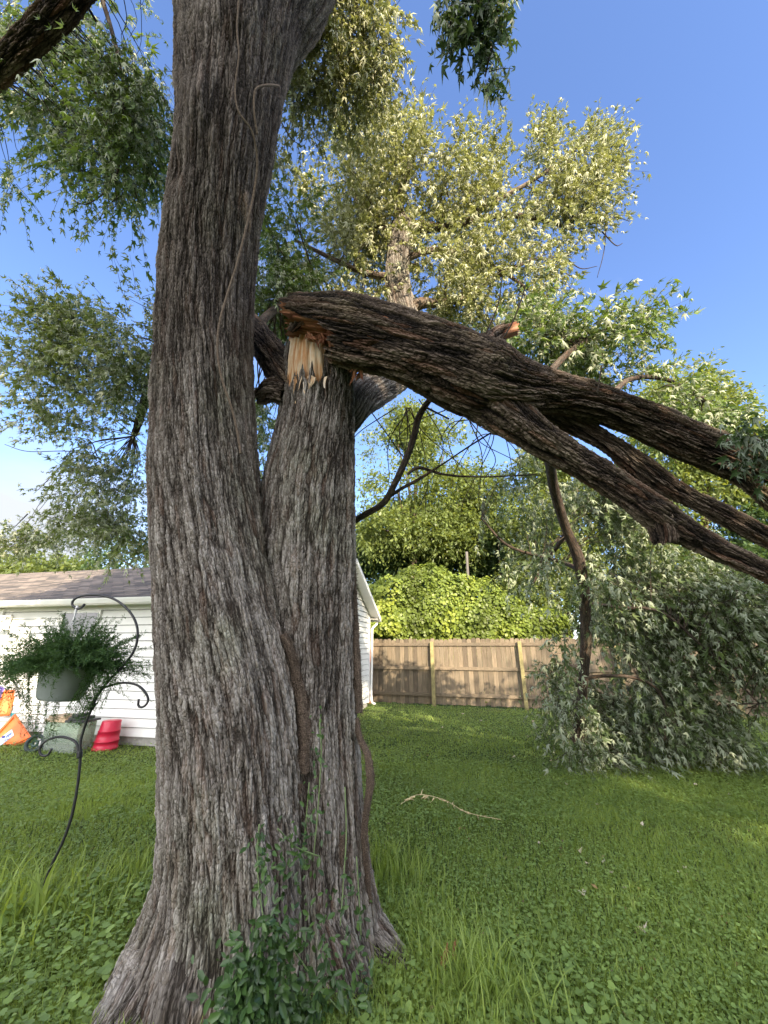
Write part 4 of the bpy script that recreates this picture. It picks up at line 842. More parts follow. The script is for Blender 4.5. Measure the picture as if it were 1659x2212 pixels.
def siding(name, A, Bp, z0, z1, top=None, step=0.145):
    """lapped boards between plan points A and B; top(f)-> height limit for gables"""
    mb = MB(); gl_ = MB(); n = int(math.ceil((z1 - z0) / step)); d = (Bp - A); L_ = np.linalg.norm(d); d /= L_; nrm = np.array([d[1], -d[0]])
    if nrm @ (np.array([0, 0]) - A) < 0: nrm = -nrm
    for k in range(n):
        a = z0 + k * step; b_ = min(a + step, z1)
        f0, f1 = (0, L_) if top is None else top(a + .01, L_)
        g0, g1 = (0, L_) if top is None else top(b_, L_)
        if f1 - f0 < .05: continue
        P = [np.r_[A + d * f0 + nrm * .030, a], np.r_[A + d * f1 + nrm * .030, a], np.r_[A + d * g1 + nrm * .004, b_], np.r_[A + d * g0 + nrm * .004, b_], np.r_[A + d * f0 + nrm * .003, a], np.r_[A + d * f1 + nrm * .003, a]]
        mb.add(P, [[0, 1, 2, 3], [4, 5, 1, 0]])
        if k: gl_.add([np.r_[A + d * f0 + nrm * .008, a - .013], np.r_[A + d * f1 + nrm * .008, a - .013], np.r_[A + d * f1 + nrm * .008, a + .002], np.r_[A + d * f0 + nrm * .008, a + .002]], [[0, 1, 2, 3]])
    V = np.concatenate(mb.V + gl_.V); Q = np.concatenate(mb.Q + [q + mb.n for q in gl_.Q]); nm_ = sum(len(q) for q in mb.Q)
    return mesh(name, V, [Q], None, house, False, mats=[m_siding, m_lap_shade], midx=[0] * nm_ + [1] * (len(Q) - nm_))
mb = MB(); mb.box((0.01, 0.01, 0.16), (HL, HB - .01, EZ), HM); mb.build('wall', m_siding, house)
siding('wall', HC.copy(), HC + HD * HL, 0.14, EZ)
def gable_top(z, L_):
    if z <= EZ: return (0, L_)
    f = (z - EZ) / (RZ - EZ) * L_ / 2; return (f, L_ - f)
siding('wall', HC.copy(), HC + HN * HB, 0.14, RZ - .03, gable_top)
mb = MB(); mb.add(np.array([HW(.012, 0, EZ), HW(.012, HB, EZ), HW(.012, HB / 2, RZ)]), None, [[0, 1, 2]]); mb.build('gable', m_siding, house)
# roof: two thick slopes
slope = (RZ - EZ) / (HB / 2); zo = EZ - slope * OV
for s_ in (0, 1):
    b0, b1 = (-OV, HB / 2) if s_ == 0 else (HB + OV, HB / 2)
    P = [(-.28, b0, zo), (HL + .3, b0, zo), (HL + .3, b1, RZ), (-.28, b1, RZ)]; P2 = [(x, y, z + .05) for x, y, z in P]
    V = HM(np.array(P + P2)); Ls = math.hypot(b1 - b0, RZ - zo); bk = np.array([(0, 0, 0), (HL + .6, 0, 0), (HL + .6, Ls, 0), (0, Ls, 0)] * 2)
    mb = MB(); mb.add(V, [[0, 3, 2, 1], [4, 5, 6, 7], [0, 1, 5, 4], [1, 2, 6, 5], [2, 3, 7, 6], [3, 0, 4, 7]], bark=bk)
    # shingle courses as real steps
    nrow = int(Ls / .14)
    for k in range(nrow):
        f0, f1 = k / nrow, (k + 1) / nrow
        q = [(-.29, b0 + (b1 - b0) * f0, zo + (RZ - zo) * f0 + .062), (HL + .3, b0 + (b1 - b0) * f0, zo + (RZ - zo) * f0 + .062), (HL + .3, b0 + (b1 - b0) * f1, zo + (RZ - zo) * f1 + .053), (-.29, b0 + (b1 - b0) * f1, zo + (RZ - zo) * f1 + .053)]
        q2 = [(x, y, z - .012) for x, y, z in q[:2]]
        VV = HM(np.array(q + q2)); o_ = 0 if s_ == 0 else 1
        mb.add(VV, [[0, 1, 2, 3], [4, 5, 1, 0]], bark=np.array([(0, Ls * f0, 0), (HL + .6, Ls * f0, 0), (HL + .6, Ls * f1, 0), (0, Ls * f1, 0), (0, Ls * f0, 0), (HL + .6, Ls * f0, 0)]))
    mb.build('roof', m_shingle, house)
# soffit, fascia, rake boards, gutter, corner trim, downspout
for nm, b0, b1 in (('soffit', -OV + .01, -.03), ('soffit', HB + .03, HB + OV - .01)):
    mb = MB(); mb.box((-.26, b0, zo - .03), (HL, b1, zo - .012), HM); mb.build(nm, m_trim, house)
mb = MB(); mb.box((-.27, -OV - .02, zo - .09), (HL, -OV + .005, zo + .045), HM); mb.build('fascia', m_trim, house)
mb = MB(); mb.box((-.27, HB + OV - .005, zo - .09), (HL, HB + OV + .02, zo + .045), HM); mb.build('fascia', m_trim, house)
for s_ in (0, 1):
    b0, b1 = (-OV - .02, HB / 2) if s_ == 0 else (HB + OV + .02, HB / 2)
    P = []
    for tt in (-.31, -.285):
        P += [(tt, b0, zo - .10), (tt, b1, RZ - .09), (tt, b1, RZ + .04), (tt, b0, zo + .03)]
    mb = MB(); mb.add(HM(np.array(P)), [[0, 1, 2, 3], [7, 6, 5, 4], [0, 4, 5, 1], [1, 5, 6, 2], [2, 6, 7, 3], [3, 7, 4, 0]]); mb.build('rake_board', m_trim, house)
    P = []
    for tt in (-.284, -.03): P += [(tt, b0 + (.03 if s_ == 0 else -.03), zo - .055), (tt, b1, RZ - .05)]
    mb = MB(); mb.add(HM(np.array(P)), [[0, 1, 3, 2]]); mb.build('soffit', m_trim, house)
def gutter(b0, sgn, name):
    pr = [(0, .0), (0, -.11), (.05, -.12), (.09, -.09), (.115, -.03), (.12, 0), (.105, 0), (.10, -.03), (.06, -.1), (.01, -.1), (.01, 0)]
    V = []; 
    for tt in (-.27, HL): V += [(tt, b0 + sgn * x, zo + .03 + z) for x, z in pr]
    k = len(pr); Q = [(i_, (i_ + 1) % k, k + (i_ + 1) % k, k + i_) for i_ in range(k)]
    mb = MB(); mb.add(HM(np.array(V)), Q); mb.build(name, m_trim, house)
gutter(-OV - .022, -1, 'gutter'); gutter(HB + OV + .022, 1, 'gutter')
mb = MB(); mb.box((-.035, HB - .09, .12), (-.001 - .001, HB + .03, EZ), HM); mb.box((-.03, HB + .001, .12), (.09, HB + .035, EZ), HM); mb.build('corner_trim', m_trim, house)
mb = MB(); mb.box((-.035, -.035, .12), (.09, -.004, EZ), HM); mb.box((-.036, -.03, .12), (-.026, .09, EZ), HM); mb.build('corner_trim', m_trim, house)
mb = MB(); tube_mb(mb, [np.r_[HW(-.18, HB + OV + .08, zo - .06), .035], np.r_[HW(-.16, HB + OV + .02, zo - .16), .035], np.r_[HW(-.09, HB + .10, zo - .3), .035], np.r_[HW(-.08, HB + .08, zo - .45), .035], np.r_[HW(-.08, HB + .08, 1.2), .035], np.r_[HW(-.08, HB + .08, .2), .035], np.r_[HW(-.2, HB + .08, .06), .035]], .05, 12); mb.build('downspout', m_trim, house, True)
def wall_t(u, v):
    r = ray(u, v); k = r[0] / r[1]  # x = k*y
    return (HC[0] - k * HC[1]) / (k * HD[1] - HD[0])
def wall_z(u, v): t_ = wall_t(u, v); y = HC[1] + HD[1] * t_; r = ray(u, v); return CAMZ + r[2] / r[1] * y
m_glass, t_, bs, o = newmat('window_glass'); bs.inputs['Base Color'].default_value = (.03, .04, .045, 1); bs.inputs['Roughness'].default_value = .05; bs.inputs['Specular IOR Level'].default_value = .8
def window(u0, u1, v0, v1, name='window'):
    ta, tb = wall_t(u1, v0), wall_t(u0, v0); z1 = wall_z((u0 + u1) / 2, v0); z0 = wall_z((u0 + u1) / 2, v1)
    e = MB(); w_ = .06
    e.box((ta, -.055, z1 - w_), (tb, -.023, z1), HM); e.box((ta, -.055, z0), (tb, -.023, z0 + w_), HM); e.box((ta, -.054, z0 + w_), (ta + w_, -.023, z1 - w_), HM); e.box((tb - w_, -.054, z0 + w_), (tb, -.023, z1 - w_), HM)
    e.box((ta + w_, -.05, (z0 + z1) / 2 - .02), (tb - w_, -.026, (z0 + z1) / 2 + .02), HM)
    fr = e.build(name, m_trim, house); g_ = MB(); g_.box((ta + w_ - .004, -.034, z0 + w_ - .004), (tb - w_ + .004, -.027, z1 - w_ + .004), HM)
    gl = mesh('pane', np.concatenate(g_.V), [np.concatenate(g_.Q)], m_glass, None, False); gl.parent = fr; gl.matrix_parent_inverse.identity(); gl.location = tuple(-parent_loc(fr))
    c_ = MB(); c_.box((ta + w_, -.0262, z0 + w_), (tb - w_, -.024, z1 - w_ - .18), HM)
window(141, 224, 1318, 1430); 
ta, tb = wall_t(14, 1320), wall_t(-60, 1320)
e = MB(); zt = wall_z(0, 1316); e.box((ta, -.06, .3), (ta + .1, -.023, zt), HM); e.box((ta + .1, -.06, zt - .1), (tb, -.023, zt), HM); fr = e.build('door_frame', m_trim, house)
e = MB(); e.box((ta + .1, -.04, .3), (tb, -.024, zt - .1), HM); e.build('door', plain('door_paint', (.35, .26, .18), .5), house)
# lantern by the door
m_metal = plain('dark_metal', (.05, .05, .05), .4, .5, .1, 30, 0, .6)
lt = wall_t(22, 1345); lz = wall_z(22, 1345)
lan = MB(); lan.box((lt - .05, -.06, lz - .16), (lt + .05, -.024, lz + .16), HM); bevel(lan.build('wall_lamp', m_trim, house), .006)
lan = MB()
for q in (-1, 1):
    for qq in (-.18, -.07): lan.box((lt + q * .08 - .008, qq - .008, lz - .13), (lt + q * .08 + .008, qq + .008, lz + .1), HM)
lan.box((lt - .1, -.2, lz + .1), (lt + .1, -.05, lz + .125), HM); lan.box((lt - .1, -.2, lz - .15), (lt + .1, -.05, lz - .13), HM); lan.build('lamp_cage', m_trim, house)

# ================================================================ FENCE
m_fence, t, bs, o = newmat('weathered_cedar'); N = NT(t)
at = N.n("ShaderNodeAttribute", attribute_name='bark').outputs['Vector']; rn = N.n("ShaderNodeAttribute", attribute_name='rnd').outputs['Fac']
gr = N.noise(N.mapping(at, (1, 1, .08)), 45, 5, .6).outputs[0]; bn = N.noise(at, 1.6, 4).outputs[0]
c = N.ramp(rn, [(0, (.105, .084, .062)), (.5, (.155, .125, .09)), (1, (.21, .17, .125))]); c = N.mix(1.0, c, N.ramp(gr, [(.3, (.65, .63, .6)), (.7, (1.2, 1.2, 1.2))]), 'MULTIPLY'); c = N.mix(1.0, c, N.ramp(bn, [(.3, (.8, .82, .8)), (.7, (1.1, 1.06, 1))]), 'MULTIPLY')
N.l(c, bs.inputs['Base Color']); bs.inputs['Roughness'].default_value = .9
m_post = plain('treated_post', (.24, .21, .10), .85, .2, .25, 8, .003)
m_postred = plain('red_lit_post', (.30, .12, .06), .85, .2, .25, 8, .003)  # end post reddened, the warm sunlight on it put into the colour
FA = np.array([-0.42, 12.94]); FD = np.array([2.45, -.70]); FD /= np.linalg.norm(FD); FNn = np.array([-FD[1], FD[0]])
if FNn[1] < 0: FNn = -FNn
FH = 1.86
fence = thing('wooden_fence', 'weathered brown privacy fence of dog-eared boards across the back of the yard', 'fence', (FA[0], FA[1], 0))
def FM(V): V = np.asarray(V); return np.stack([FA[0] + FD[0] * V[:, 0] + FNn[0] * V[:, 1], FA[1] + FD[1] * V[:, 0] + FNn[1] * V[:, 1], V[:, 2]], -1)
px = -0.3; k = 0
bwd = .14
while px < 15 and k < 98:
    w_ = bwd * (0.97 + .04 * rng.random()); h = FH + .012 * rng.normal(); z0 = .04 + .01 * rng.normal(); th_ = .018; y0 = .02 + .003 * rng.random()
    o2 = [(0, z0), (w_ - .006, z0), (w_ - .006, h - .04), (w_ - .035, h), (.029, h), (0, h - .04)]
    V = [(px + x, y0, z) for x, z in o2] + [(px + x, y0 + th_, z) for x, z in o2]
    me_V = FM(np.array(V)); kk = 6
    Q = [(i_, (i_ + 1) % kk, kk + (i_ + 1) % kk, kk + i_) for i_ in range(kk)] + [(0, 5, 2, 1), (5, 4, 3, 2), (6, 7, 8, 11), (11, 8, 9, 10)]
    mb = MB(); mb.add(me_V, Q, bark=np.array(V) + k * 1.3, rnd=np.full(12, rng.random())); mb.build('board', m_fence, fence)
    px += w_ * 1.0; k += 1
fend = px
for z in (.26, .98, 1.66):
    x = -.25; q = 0
    while x < fend - .1:
        mb = MB(); x1 = min(x + 2.44, fend); mb.box((x, -.022, z), (x1 - .006, .0175, z + .09), FM); V = np.concatenate(mb.V)
        rl = mesh('rail', V, [np.concatenate(mb.Q)], m_fence, fence, False, attrs={'bark': V[:, [2, 1, 0]], 'rnd': np.full(8, .3 + .4 * rng.random())}); x = x1; q += 1
pq = [(.0, .0, m_postred), (1.98, 0.0, m_post), (4.53, 0.0, m_post), (7.0, 0, m_post), (9.45, 0, m_post), (11.9, 0, m_post)]
for x, ln_, m_ in pq:
    mb = MB(); mb.box((x - .05, -.125, -.1), (x + .05, -.024, FH - .08), FM); bevel(mb.build('post', m_, fence), .006)

# ================================================================ BACKGROUND PLANTING
m_trunkbg = plain('far_trunk', (.10, .075, .055), .9, .1, .3, 10, .01)
def bgtree(name, label, cat, base, trunk_top, blobs, n, size, mat, gaps=.42, gsc=.7, lv=7, tl=.8, tpl=KITE, tr=.2, group=None, droop=.2):
    root = thing(name, label, cat, tuple(base), group)
    mb = MB(); b_ = np.array(base); tt = np.array(trunk_top)
    tube_mb(mb, [np.r_[b_, tr], np.r_[b_ * .6 + tt * .4 + rand_unit(1)[0] * .15, tr * .75], np.r_[tt, tr * .3]], .4, 12, lump=.1)
    for q in blobs:
        c_ = q[0]; a = b_ * .45 + tt * .55; tube_mb(mb, [np.r_[a, tr * .4], np.r_[(a + c_) / 2 + rand_unit(1)[0] * .2, tr * .25], np.r_[c_, .03]], .4, 7)
    mb.build('trunk', m_trunkbg, root, True)
    lf_, tw_ = foliage(blobs, n, lv, size, tpl, .7, droop, tl, gaps, gsc, twigs=False, seed=int(abs(base[0]) * 7 + 3), shell=.3)
    lf_.build('crown', mat, root, True); return root
def at(u, v, Y): return UY(u, v, Y)
def bY(u, v, Y, ru, rv, rd):
    r = ray(u, v); return blob(u, v, Y / r[1], ru, rv, rd)
grp = 'trees beyond the fence'
bgtree('tree', 'sunny yellow-green tree seen under the fallen limb, left of the hanging branch', 'tree', (1.2, 19.5, 0), at(900, 960, 19.5), [bY(860, 960, 19.5, 70, 60, 1.5), bY(960, 980, 19.5, 70, 70, 1.5), bY(860, 1060, 19, 80, 60, 1.6), bY(970, 1080, 19, 80, 60, 1.6), bY(1040, 1060, 19.5, 60, 60, 1.5), bY(820, 1140, 18.5, 60, 50, 1.5), bY(920, 1150, 19, 70, 40, 1.5), bY(1020, 1160, 19, 70, 40, 1.4), bY(880, 920, 19.5, 40, 40, 1)], 900, .22, M_BG, .42, .6, group=grp)
bgtree('tree', 'tall shaded dark green tree behind the vine mound', 'tree', (1.8, 24, 0), at(860, 1060, 24), [bY(800, 1180, 22, 60, 45, 1.6), bY(880, 1190, 22, 60, 40, 1.6), bY(960, 1190, 22.5, 70, 40, 1.6), bY(1060, 1210, 22, 70, 50, 1.6), bY(860, 1120, 23, 60, 40, 1.5), bY(1000, 1130, 23, 80, 40, 1.5), bY(1120, 1160, 22, 60, 60, 1.6), bY(1040, 1165, 20.5, 60, 45, 1.4), bY(790, 1215, 21, 50, 40, 1.4), bY(870, 1225, 21, 60, 40, 1.4), bY(980, 1235, 21, 70, 40, 1.4), bY(1080, 1250, 21, 70, 45, 1.4)], 700, .26, M_BG_DK, .34, .6, tr=.25, group=grp)
bgtree('tree', 'round dense tree rising above the fallen limb at the right edge of the yard', 'tree', (13.0, 16, 0), at(1500, 900, 16), [bY(1480, 850, 16, 70, 60, 1.4), bY(1430, 900, 16, 60, 60, 1.4), bY(1530, 900, 16, 65, 60, 1.4), bY(1580, 960, 16, 60, 50, 1.4), bY(1450, 980, 16, 80, 60, 1.4), bY(1550, 1040, 16, 90, 60, 1.4), bY(1650, 1020, 16, 60, 60, 1.4)], 620, .24, M_BG, .28, .7, group=grp)
bgtree('tree', 'leafy tree behind the fence, filling the gap under the limb forks', 'tree', (7.0, 17, 0), at(1250, 1000, 17), [bY(1150, 1120, 17, 70, 60, 1.5), bY(1230, 1060, 17, 70, 60, 1.5), bY(1320, 1090, 17, 80, 70, 1.5), bY(1420, 1120, 17, 80, 70, 1.5), bY(1200, 1200, 16.5, 80, 60, 1.5), bY(1320, 1200, 16.5, 80, 60, 1.5), bY(1450, 1220, 16.5, 80, 60, 1.5), bY(1150, 1280, 16.5, 60, 50, 1.4), bY(1180, 1000, 17, 50, 50, 1.2)], 760, .21, M_BG, .34, .7, group=grp)
bgtree('tree', 'dark evergreen shrubby tree behind the right stretch of fence', 'tree', (11, 15.5, 0), at(1500, 1180, 15.5), [bY(1420, 1290, 15.5, 90, 60, 1.3), bY(1540, 1270, 15.5, 90, 80, 1.4), bY(1650, 1260, 15.5, 70, 90, 1.4), bY(1640, 1150, 16, 60, 60, 1.3), bY(1330, 1330, 15.5, 80, 50, 1.2), bY(1500, 1370, 15, 120, 40, 1)], 620, .26, M_BG_DK, .26, .8, group=grp)
bgtree('tree', 'yellow-green treetops showing over the house roof at the far left', 'tree', (-18, 21, 0), at(60, 1225, 21), [bY(-20, 1235, 21, 60, 30, 2), bY(50, 1228, 21, 50, 28, 2), bY(115, 1232, 21, 45, 26, 2), bY(160, 1245, 21, 30, 18, 1.5)], 300, .26, M_BG, .28, .6, tr=.3)
bgtree('tree', 'tree standing behind the house roof, half hidden by the main trunk', 'tree', (-7, 17, 0), at(300, 1170, 17), [bY(250, 1200, 17, 50, 25, 1.2), bY(310, 1180, 17, 60, 40, 1.3), bY(380, 1190, 17, 60, 40, 1.3)], 170, .2, M_BG_DK, .36, .8)
# unseen trees added behind the viewpoint and shaped to shade the yard
def wb(x, y, z, rx, ry, rz): return (np.array([x, y, z], float), np.array([[rx, 0, 0], [0, ry, 0], [0, 0, rz]], float))
g2 = 'unseen shade trees added behind the viewpoint'
bgtree('tree', 'tall unseen tree added behind the viewpoint to shade the two trunks', 'tree', (2.2, -8.5, 0), (2.2, -8.5, 9), [wb(.9, -8, 10.6, 1.9, 1.6, 1.8), wb(2.1, -8.2, 10.0, 1.8, 1.6, 1.9), wb(4.4, -8, 7.0, 1.9, 1.6, 1.5), wb(.8, -8, 7.6, 1.9, 1.6, 2), wb(2.6, -8, 7.4, 2, 1.6, 2.2), wb(1.0, -8, 4.6, 1.9, 1.6, 2), wb(3.0, -8, 4.4, 2, 1.6, 2.2), wb(2, -8, 2.2, 2.4, 1.5, 1.6)], 420, .36, M_BG_DK, .22, .6, tr=.3, group=g2)
bgtree('tree', 'broad unseen tree added behind the viewpoint to shade the lawn', 'tree', (7.2, -8.5, 0), (7.2, -8.5, 8), [wb(5.6, -8, 6.7, 1.9, 1.6, 1.9), wb(7.4, -8, 6.5, 2.1, 1.6, 1.6), wb(9.2, -8, 7.0, 1.9, 1.6, 1.8), wb(5.6, -8, 4.9, 2, 1.6, 2.2), wb(7.8, -8, 4.9, 2.1, 1.6, 2.4), wb(9.6, -8, 5, 1.8, 1.6, 2.4), wb(9.3, -8, 6.5, 2.0, 1.4, 1.3), wb(6.2, -8, 2.2, 2.2, 1.5, 1.8), wb(9, -8, 2.2, 2.2, 1.5, 1.8)], 230, .36, M_BG_DK, .34, .6, tr=.3, group=g2)
bgtree('tree', 'unseen tree added behind the viewpoint to shade the hanging branches', 'tree', (12.8, -8.5, 0), (12.8, -8.5, 8), [wb(11.2, -8, 8.0, 1.9, 1.6, 2.2), wb(13, -8, 8.4, 2.1, 1.6, 2.3), wb(15, -8, 8.2, 1.9, 1.6, 2.2), wb(11.4, -8, 4.9, 2, 1.6, 2.2), wb(13.4, -8, 4.9, 2.1, 1.6, 2.4), wb(15.4, -8, 5, 1.8, 1.6, 2.4), wb(12, -8, 2.2, 2.2, 1.5, 1.8), wb(14.8, -8, 2.2, 2.2, 1.5, 1.8)], 230, .34, M_BG_DK, .28, .6, tr=.3, group=g2)
# vine mound
mound = thing('vine_thicket', 'bright yellow-green mound of vines and shrubs swelling over the fence top', 'shrub', (1.8, 15.2, 0))
mb = MB(); cores = [(at(860, 1330, 15.2), 1.9, 1.5, 1.45), (at(935, 1325, 15.2), 1.7, 1.5, 2.0), (at(1045, 1345, 14.8), 1.8, 1.3, 1.35), (at(800, 1345, 15.2), 1.5, 1.3, 1.35), (at(1130, 1365, 14.4), 1.6, 1.0, .95)]
lmb = MB()
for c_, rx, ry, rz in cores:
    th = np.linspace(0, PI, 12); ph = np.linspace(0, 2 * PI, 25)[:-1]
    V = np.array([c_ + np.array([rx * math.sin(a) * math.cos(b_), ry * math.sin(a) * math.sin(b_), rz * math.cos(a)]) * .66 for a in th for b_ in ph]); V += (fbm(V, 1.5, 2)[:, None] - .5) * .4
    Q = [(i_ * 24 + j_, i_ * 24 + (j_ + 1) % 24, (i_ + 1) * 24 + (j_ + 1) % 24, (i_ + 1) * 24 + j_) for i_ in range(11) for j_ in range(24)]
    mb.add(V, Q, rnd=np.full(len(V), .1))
    n = 12000; d_ = rand_unit(n); rr = .50 + .84 * fbm((c_ + d_ * [rx, ry, rz]), 1.3, 3)[:, None]; P = c_ + d_ * np.array([rx, ry, rz]) * (rr + .06 * rng.random((n, 1)))
    P = P[P[:, 2] > .3]; n = len(P); V, Q, T_, r_ = scatter(OVAL, P, norm(rand_unit(n) + [0, 0, -.6]), norm((P - c_) + rand_unit(n) * .9 + [0, -.3, .5]), .07 + .07 * rng.random(n), np.clip((fbm(P, .9, 3) - .5) * 2.4 + .5 + .5 * (rng.random(n) - .5), 0, 1), 1.4 + rng.random(n) * .6); lmb.add(V, Q, T_, rnd=r_)
mb.build('inner_growth', M_BG_DK, mound, True); lmb.build('leaves', M_VINELEAF, mound, True)
# pole beyond the fence
pol = MB(); b_ = at(1008, 1240, 17); tube_mb(pol, [np.r_[b_[0], 17, -.1, .07], np.r_[b_[0], 17, 2.5, .07], np.r_[at(1008, 1192, 17), .06]], .5, 12); tag(pol.build('pole', plain('grey_pole', (.11, .10, .09), .9), None, True), 'slim grey pole rising behind the vine mound', 'pole')

# ================================================================ SHEPHERD'S HOOK AND HANGING BASKET
HY = 3.3
def hp(pts, r): return np.array([np.r_[UY(u, v, HY), r] for u, v in pts])
m_iron = plain('black_iron', (.018, .018, .02), .45, .5, .2, 60, .001)
hb_ = UY(90, 1950, HY)
hook = thing('shepherd_hook', 'curved black iron shepherd hook with three arms planted in the lawn', 'plant hook', (hb_[0], HY, 0))
mb = MB(); tube_mb(mb, hp([(183, 1305), (174, 1314), (164, 1314), (156, 1306), (159, 1296), (174, 1288), (198, 1285), (223, 1287), (248, 1295), (270, 1311), (288, 1333), (297, 1360), (295, 1390), (283, 1417), (258, 1447), (236, 1469), (213, 1499), (201, 1524), (191, 1548), (181, 1576), (174, 1604), (173, 1644), (167, 1700), (155, 1762), (135, 1820), (112, 1868), (97, 1910), (90, 1950), (88, 1990)], .0095), .02, 12, ref=(0, 1, 0)); mb.build('pole', m_iron, hook, True)
mb = MB(); tube_mb(mb, hp([(199, 1528), (207, 1506), (222, 1488), (248, 1478), (273, 1475), (298, 1481), (315, 1497), (320, 1514), (310, 1527), (299, 1525), (300, 1510)], .0085), .02, 12, ref=(0, 1, 0)); mb.build('arm', m_iron, hook, True)
mb = MB(); tube_mb(mb, hp([(171, 1634), (166, 1607), (149, 1595), (124, 1592), (99, 1601), (86, 1616), (88, 1630), (102, 1632), (112, 1617)], .0085), .02, 12, ref=(0, 1, 0)); mb.build('arm', m_iron, hook, True)
mb = MB(); tube_mb(mb, hp([(203, 1519), (200, 1525), (196, 1533)], .019), .008, 12, ref=(0, 1, 0)); mb.build('collar', m_iron, hook, True)
mb = MB(); tube_mb(mb, hp([(172, 1622), (172, 1629), (172, 1637)], .019), .008, 12, ref=(0, 1, 0)); mb.build('collar', m_iron, hook, True)
pc = UY(140, 1475, HY); d0 = 3.15
bas = thing('hanging_basket', 'grey plastic hanging basket overflowing with asparagus fern on the iron hook', 'hanging plant', tuple(pc))
# pot
tilt = R(6); prf = [(.0, -.115), (.138, -.115), (.15, -.10), (.195, .115), (.205, .12), (.205, .14), (.19, .14), (.185, .10), (.0, .09)]
n_ = 40; V = []
for r_, z in prf:
    for k in range(n_):
        a = 2 * PI * k / n_; x, y = r_ * math.cos(a), r_ * math.sin(a); V.append((x * math.cos(tilt) - z * math.sin(tilt) * -1 * 0 + z * math.sin(tilt), y, z * math.cos(tilt) - x * math.sin(tilt)))
Q = [(i_ * n_ + k, i_ * n_ + (k + 1) % n_, (i_ + 1) * n_ + (k + 1) % n_, (i_ + 1) * n_ + k) for i_ in range(len(prf) - 1) for k in range(n_)]
mesh('pot', np.array(V) + pc, [Q], plain('grey_plastic', (.27, .30, .29), .5, .4, .05), bas)
sm = MB(); hk = UY(165, 1316, HY); m_strap = plain('white_plastic', (.7, .7, .68), .4)
sm_top = hk - [0, 0, .10]; tube_mb(sm, [np.r_[hk + [0, 0, .03], .008], np.r_[hk, .010], np.r_[hk - [0, 0, .05], .007], np.r_[sm_top, .009]], .02, 8)
for a in (0, 120, 240):
    e_ = pc + [.19 * math.cos(R(a)), .19 * math.sin(R(a)), .13]; tube_mb(sm, [np.r_[sm_top, .0022], np.r_[(sm_top + e_) / 2, .0016], np.r_[e_, .0016]], .05, 6)
sm.build('hanger', m_strap, bas, True)
# fern: arching stems with needles
fm, fs = MB(), MB(); nst = 620
az = rng.random(nst) * 2 * PI; rad0 = .15 * np.sqrt(rng.random(nst)); base = pc + np.stack([rad0 * np.cos(az), rad0 * np.sin(az), np.full(nst, .12)], -1)
L_ = .20 + .30 * rng.random(nst); elev = R(0) + R(88) * rng.random(nst); drp = .15 + .7 * rng.random(nst) ** 2
ns = 12; ts = np.linspace(.0, 1, ns)
ST = base[:, None, :] + np.stack([np.cos(az) * np.cos(elev), np.sin(az) * np.cos(elev), np.sin(elev) * 1.0], -1)[:, None, :] * (L_[:, None] * ts)[..., None] * np.array([1.25, .9, 1.0]) + np.array([0, 0, -1.]) * (L_[:, None] * drp[:, None] * ts[None] ** 2 * .9)[..., None]
wob = (rng.random((nst, ns, 3)) - .5) * .012; ST = ST + wob
# a few long trailing stems
trail = [(-.13, -.38), (-.05, -.42), (.0, -.40), (.17, -.30), (.24, -.34), (.2, -.26), (-.3, -.2), (-.36, -.12), (.3, -.2)]
tr_l = []
for q in range(90):
    tx, tz = trail[q % len(trail)]; e_ = np.array([tx + .04 * rng.normal(), (rng.random() - .7) * .2, tz * (.6 + .45 * rng.random())]); s0_ = np.array([tx * .6 / max(abs(tx), .14) * .3, -.12 * (rng.random()), .13])
    m_ = (s0_ + e_) / 2 + np.array([tx * .5, -.03, .12]); c3 = catmull(np.array([s0_, m_, e_]), ns) + pc; tr_l.append(c3)
ST = np.concatenate([ST, np.array(tr_l)])
A = ST[:, :-1].reshape(-1, 3); Cc = ST[:, 1:].reshape(-1, 3); ax = norm(np.cross(Cc - A, rand_unit(len(A)))) * .0012
V = np.stack([A - ax, A + ax, Cc + ax, Cc - ax], 1).reshape(-1, 3); fs.add(V, np.arange(len(V)).reshape(-1, 4), rnd=np.full(len(V), .3))
for rep in range(9):
    f = rng.random((len(A), 1)); P = A * f + Cc * (1 - f); n = len(P); D = norm(norm(Cc - A) * .5 + rand_unit(n)); nn = rand_unit(n)
    V, Q, T_, r_ = scatter(KITE, P, D, nn, .016 + .018 * rng.random(n), None, .28); fm.add(V, Q, T_, rnd=r_)
fs.build('stems', M_FERN, bas); fm.build('fern_leaves', M_FERN, bas, True)

# ================================================================ THINGS BY THE WALL
def gp(u, v): p = G(u, v); p[2] = 0; return p
# red bucket upside down
bp_ = gp(226, 1618); m_red = plain('red_plastic', (.50, .014, .045), .35, .5, .06)
bk_ = thing('bucket', 'red plastic bucket standing upside down on the grass by the house wall', 'bucket', tuple(bp_))
prf = [(.185, 0), (.19, .01), (.19, .03), (.178, .032), (.176, .12), (.183, .122), (.183, .135), (.172, .138), (.160, .27), (.165, .272), (.165, .285), (.156, .29), (.142, .42), (.135, .43), (0, .43)]
V = []
for r_, z in prf:
    for k in range(36):
        a = 2 * PI * k / 36; V.append((r_ * math.cos(a) + z * .06, r_ * math.sin(a), z))
Q = [(i_ * 36 + k, i_ * 36 + (k + 1) % 36, (i_ + 1) * 36 + (k + 1) % 36, (i_ + 1) * 36 + k) for i_ in range(len(prf) - 1) for k in range(36)]
mesh('shell', np.array(V) + bp_, [Q], m_red, bk_)
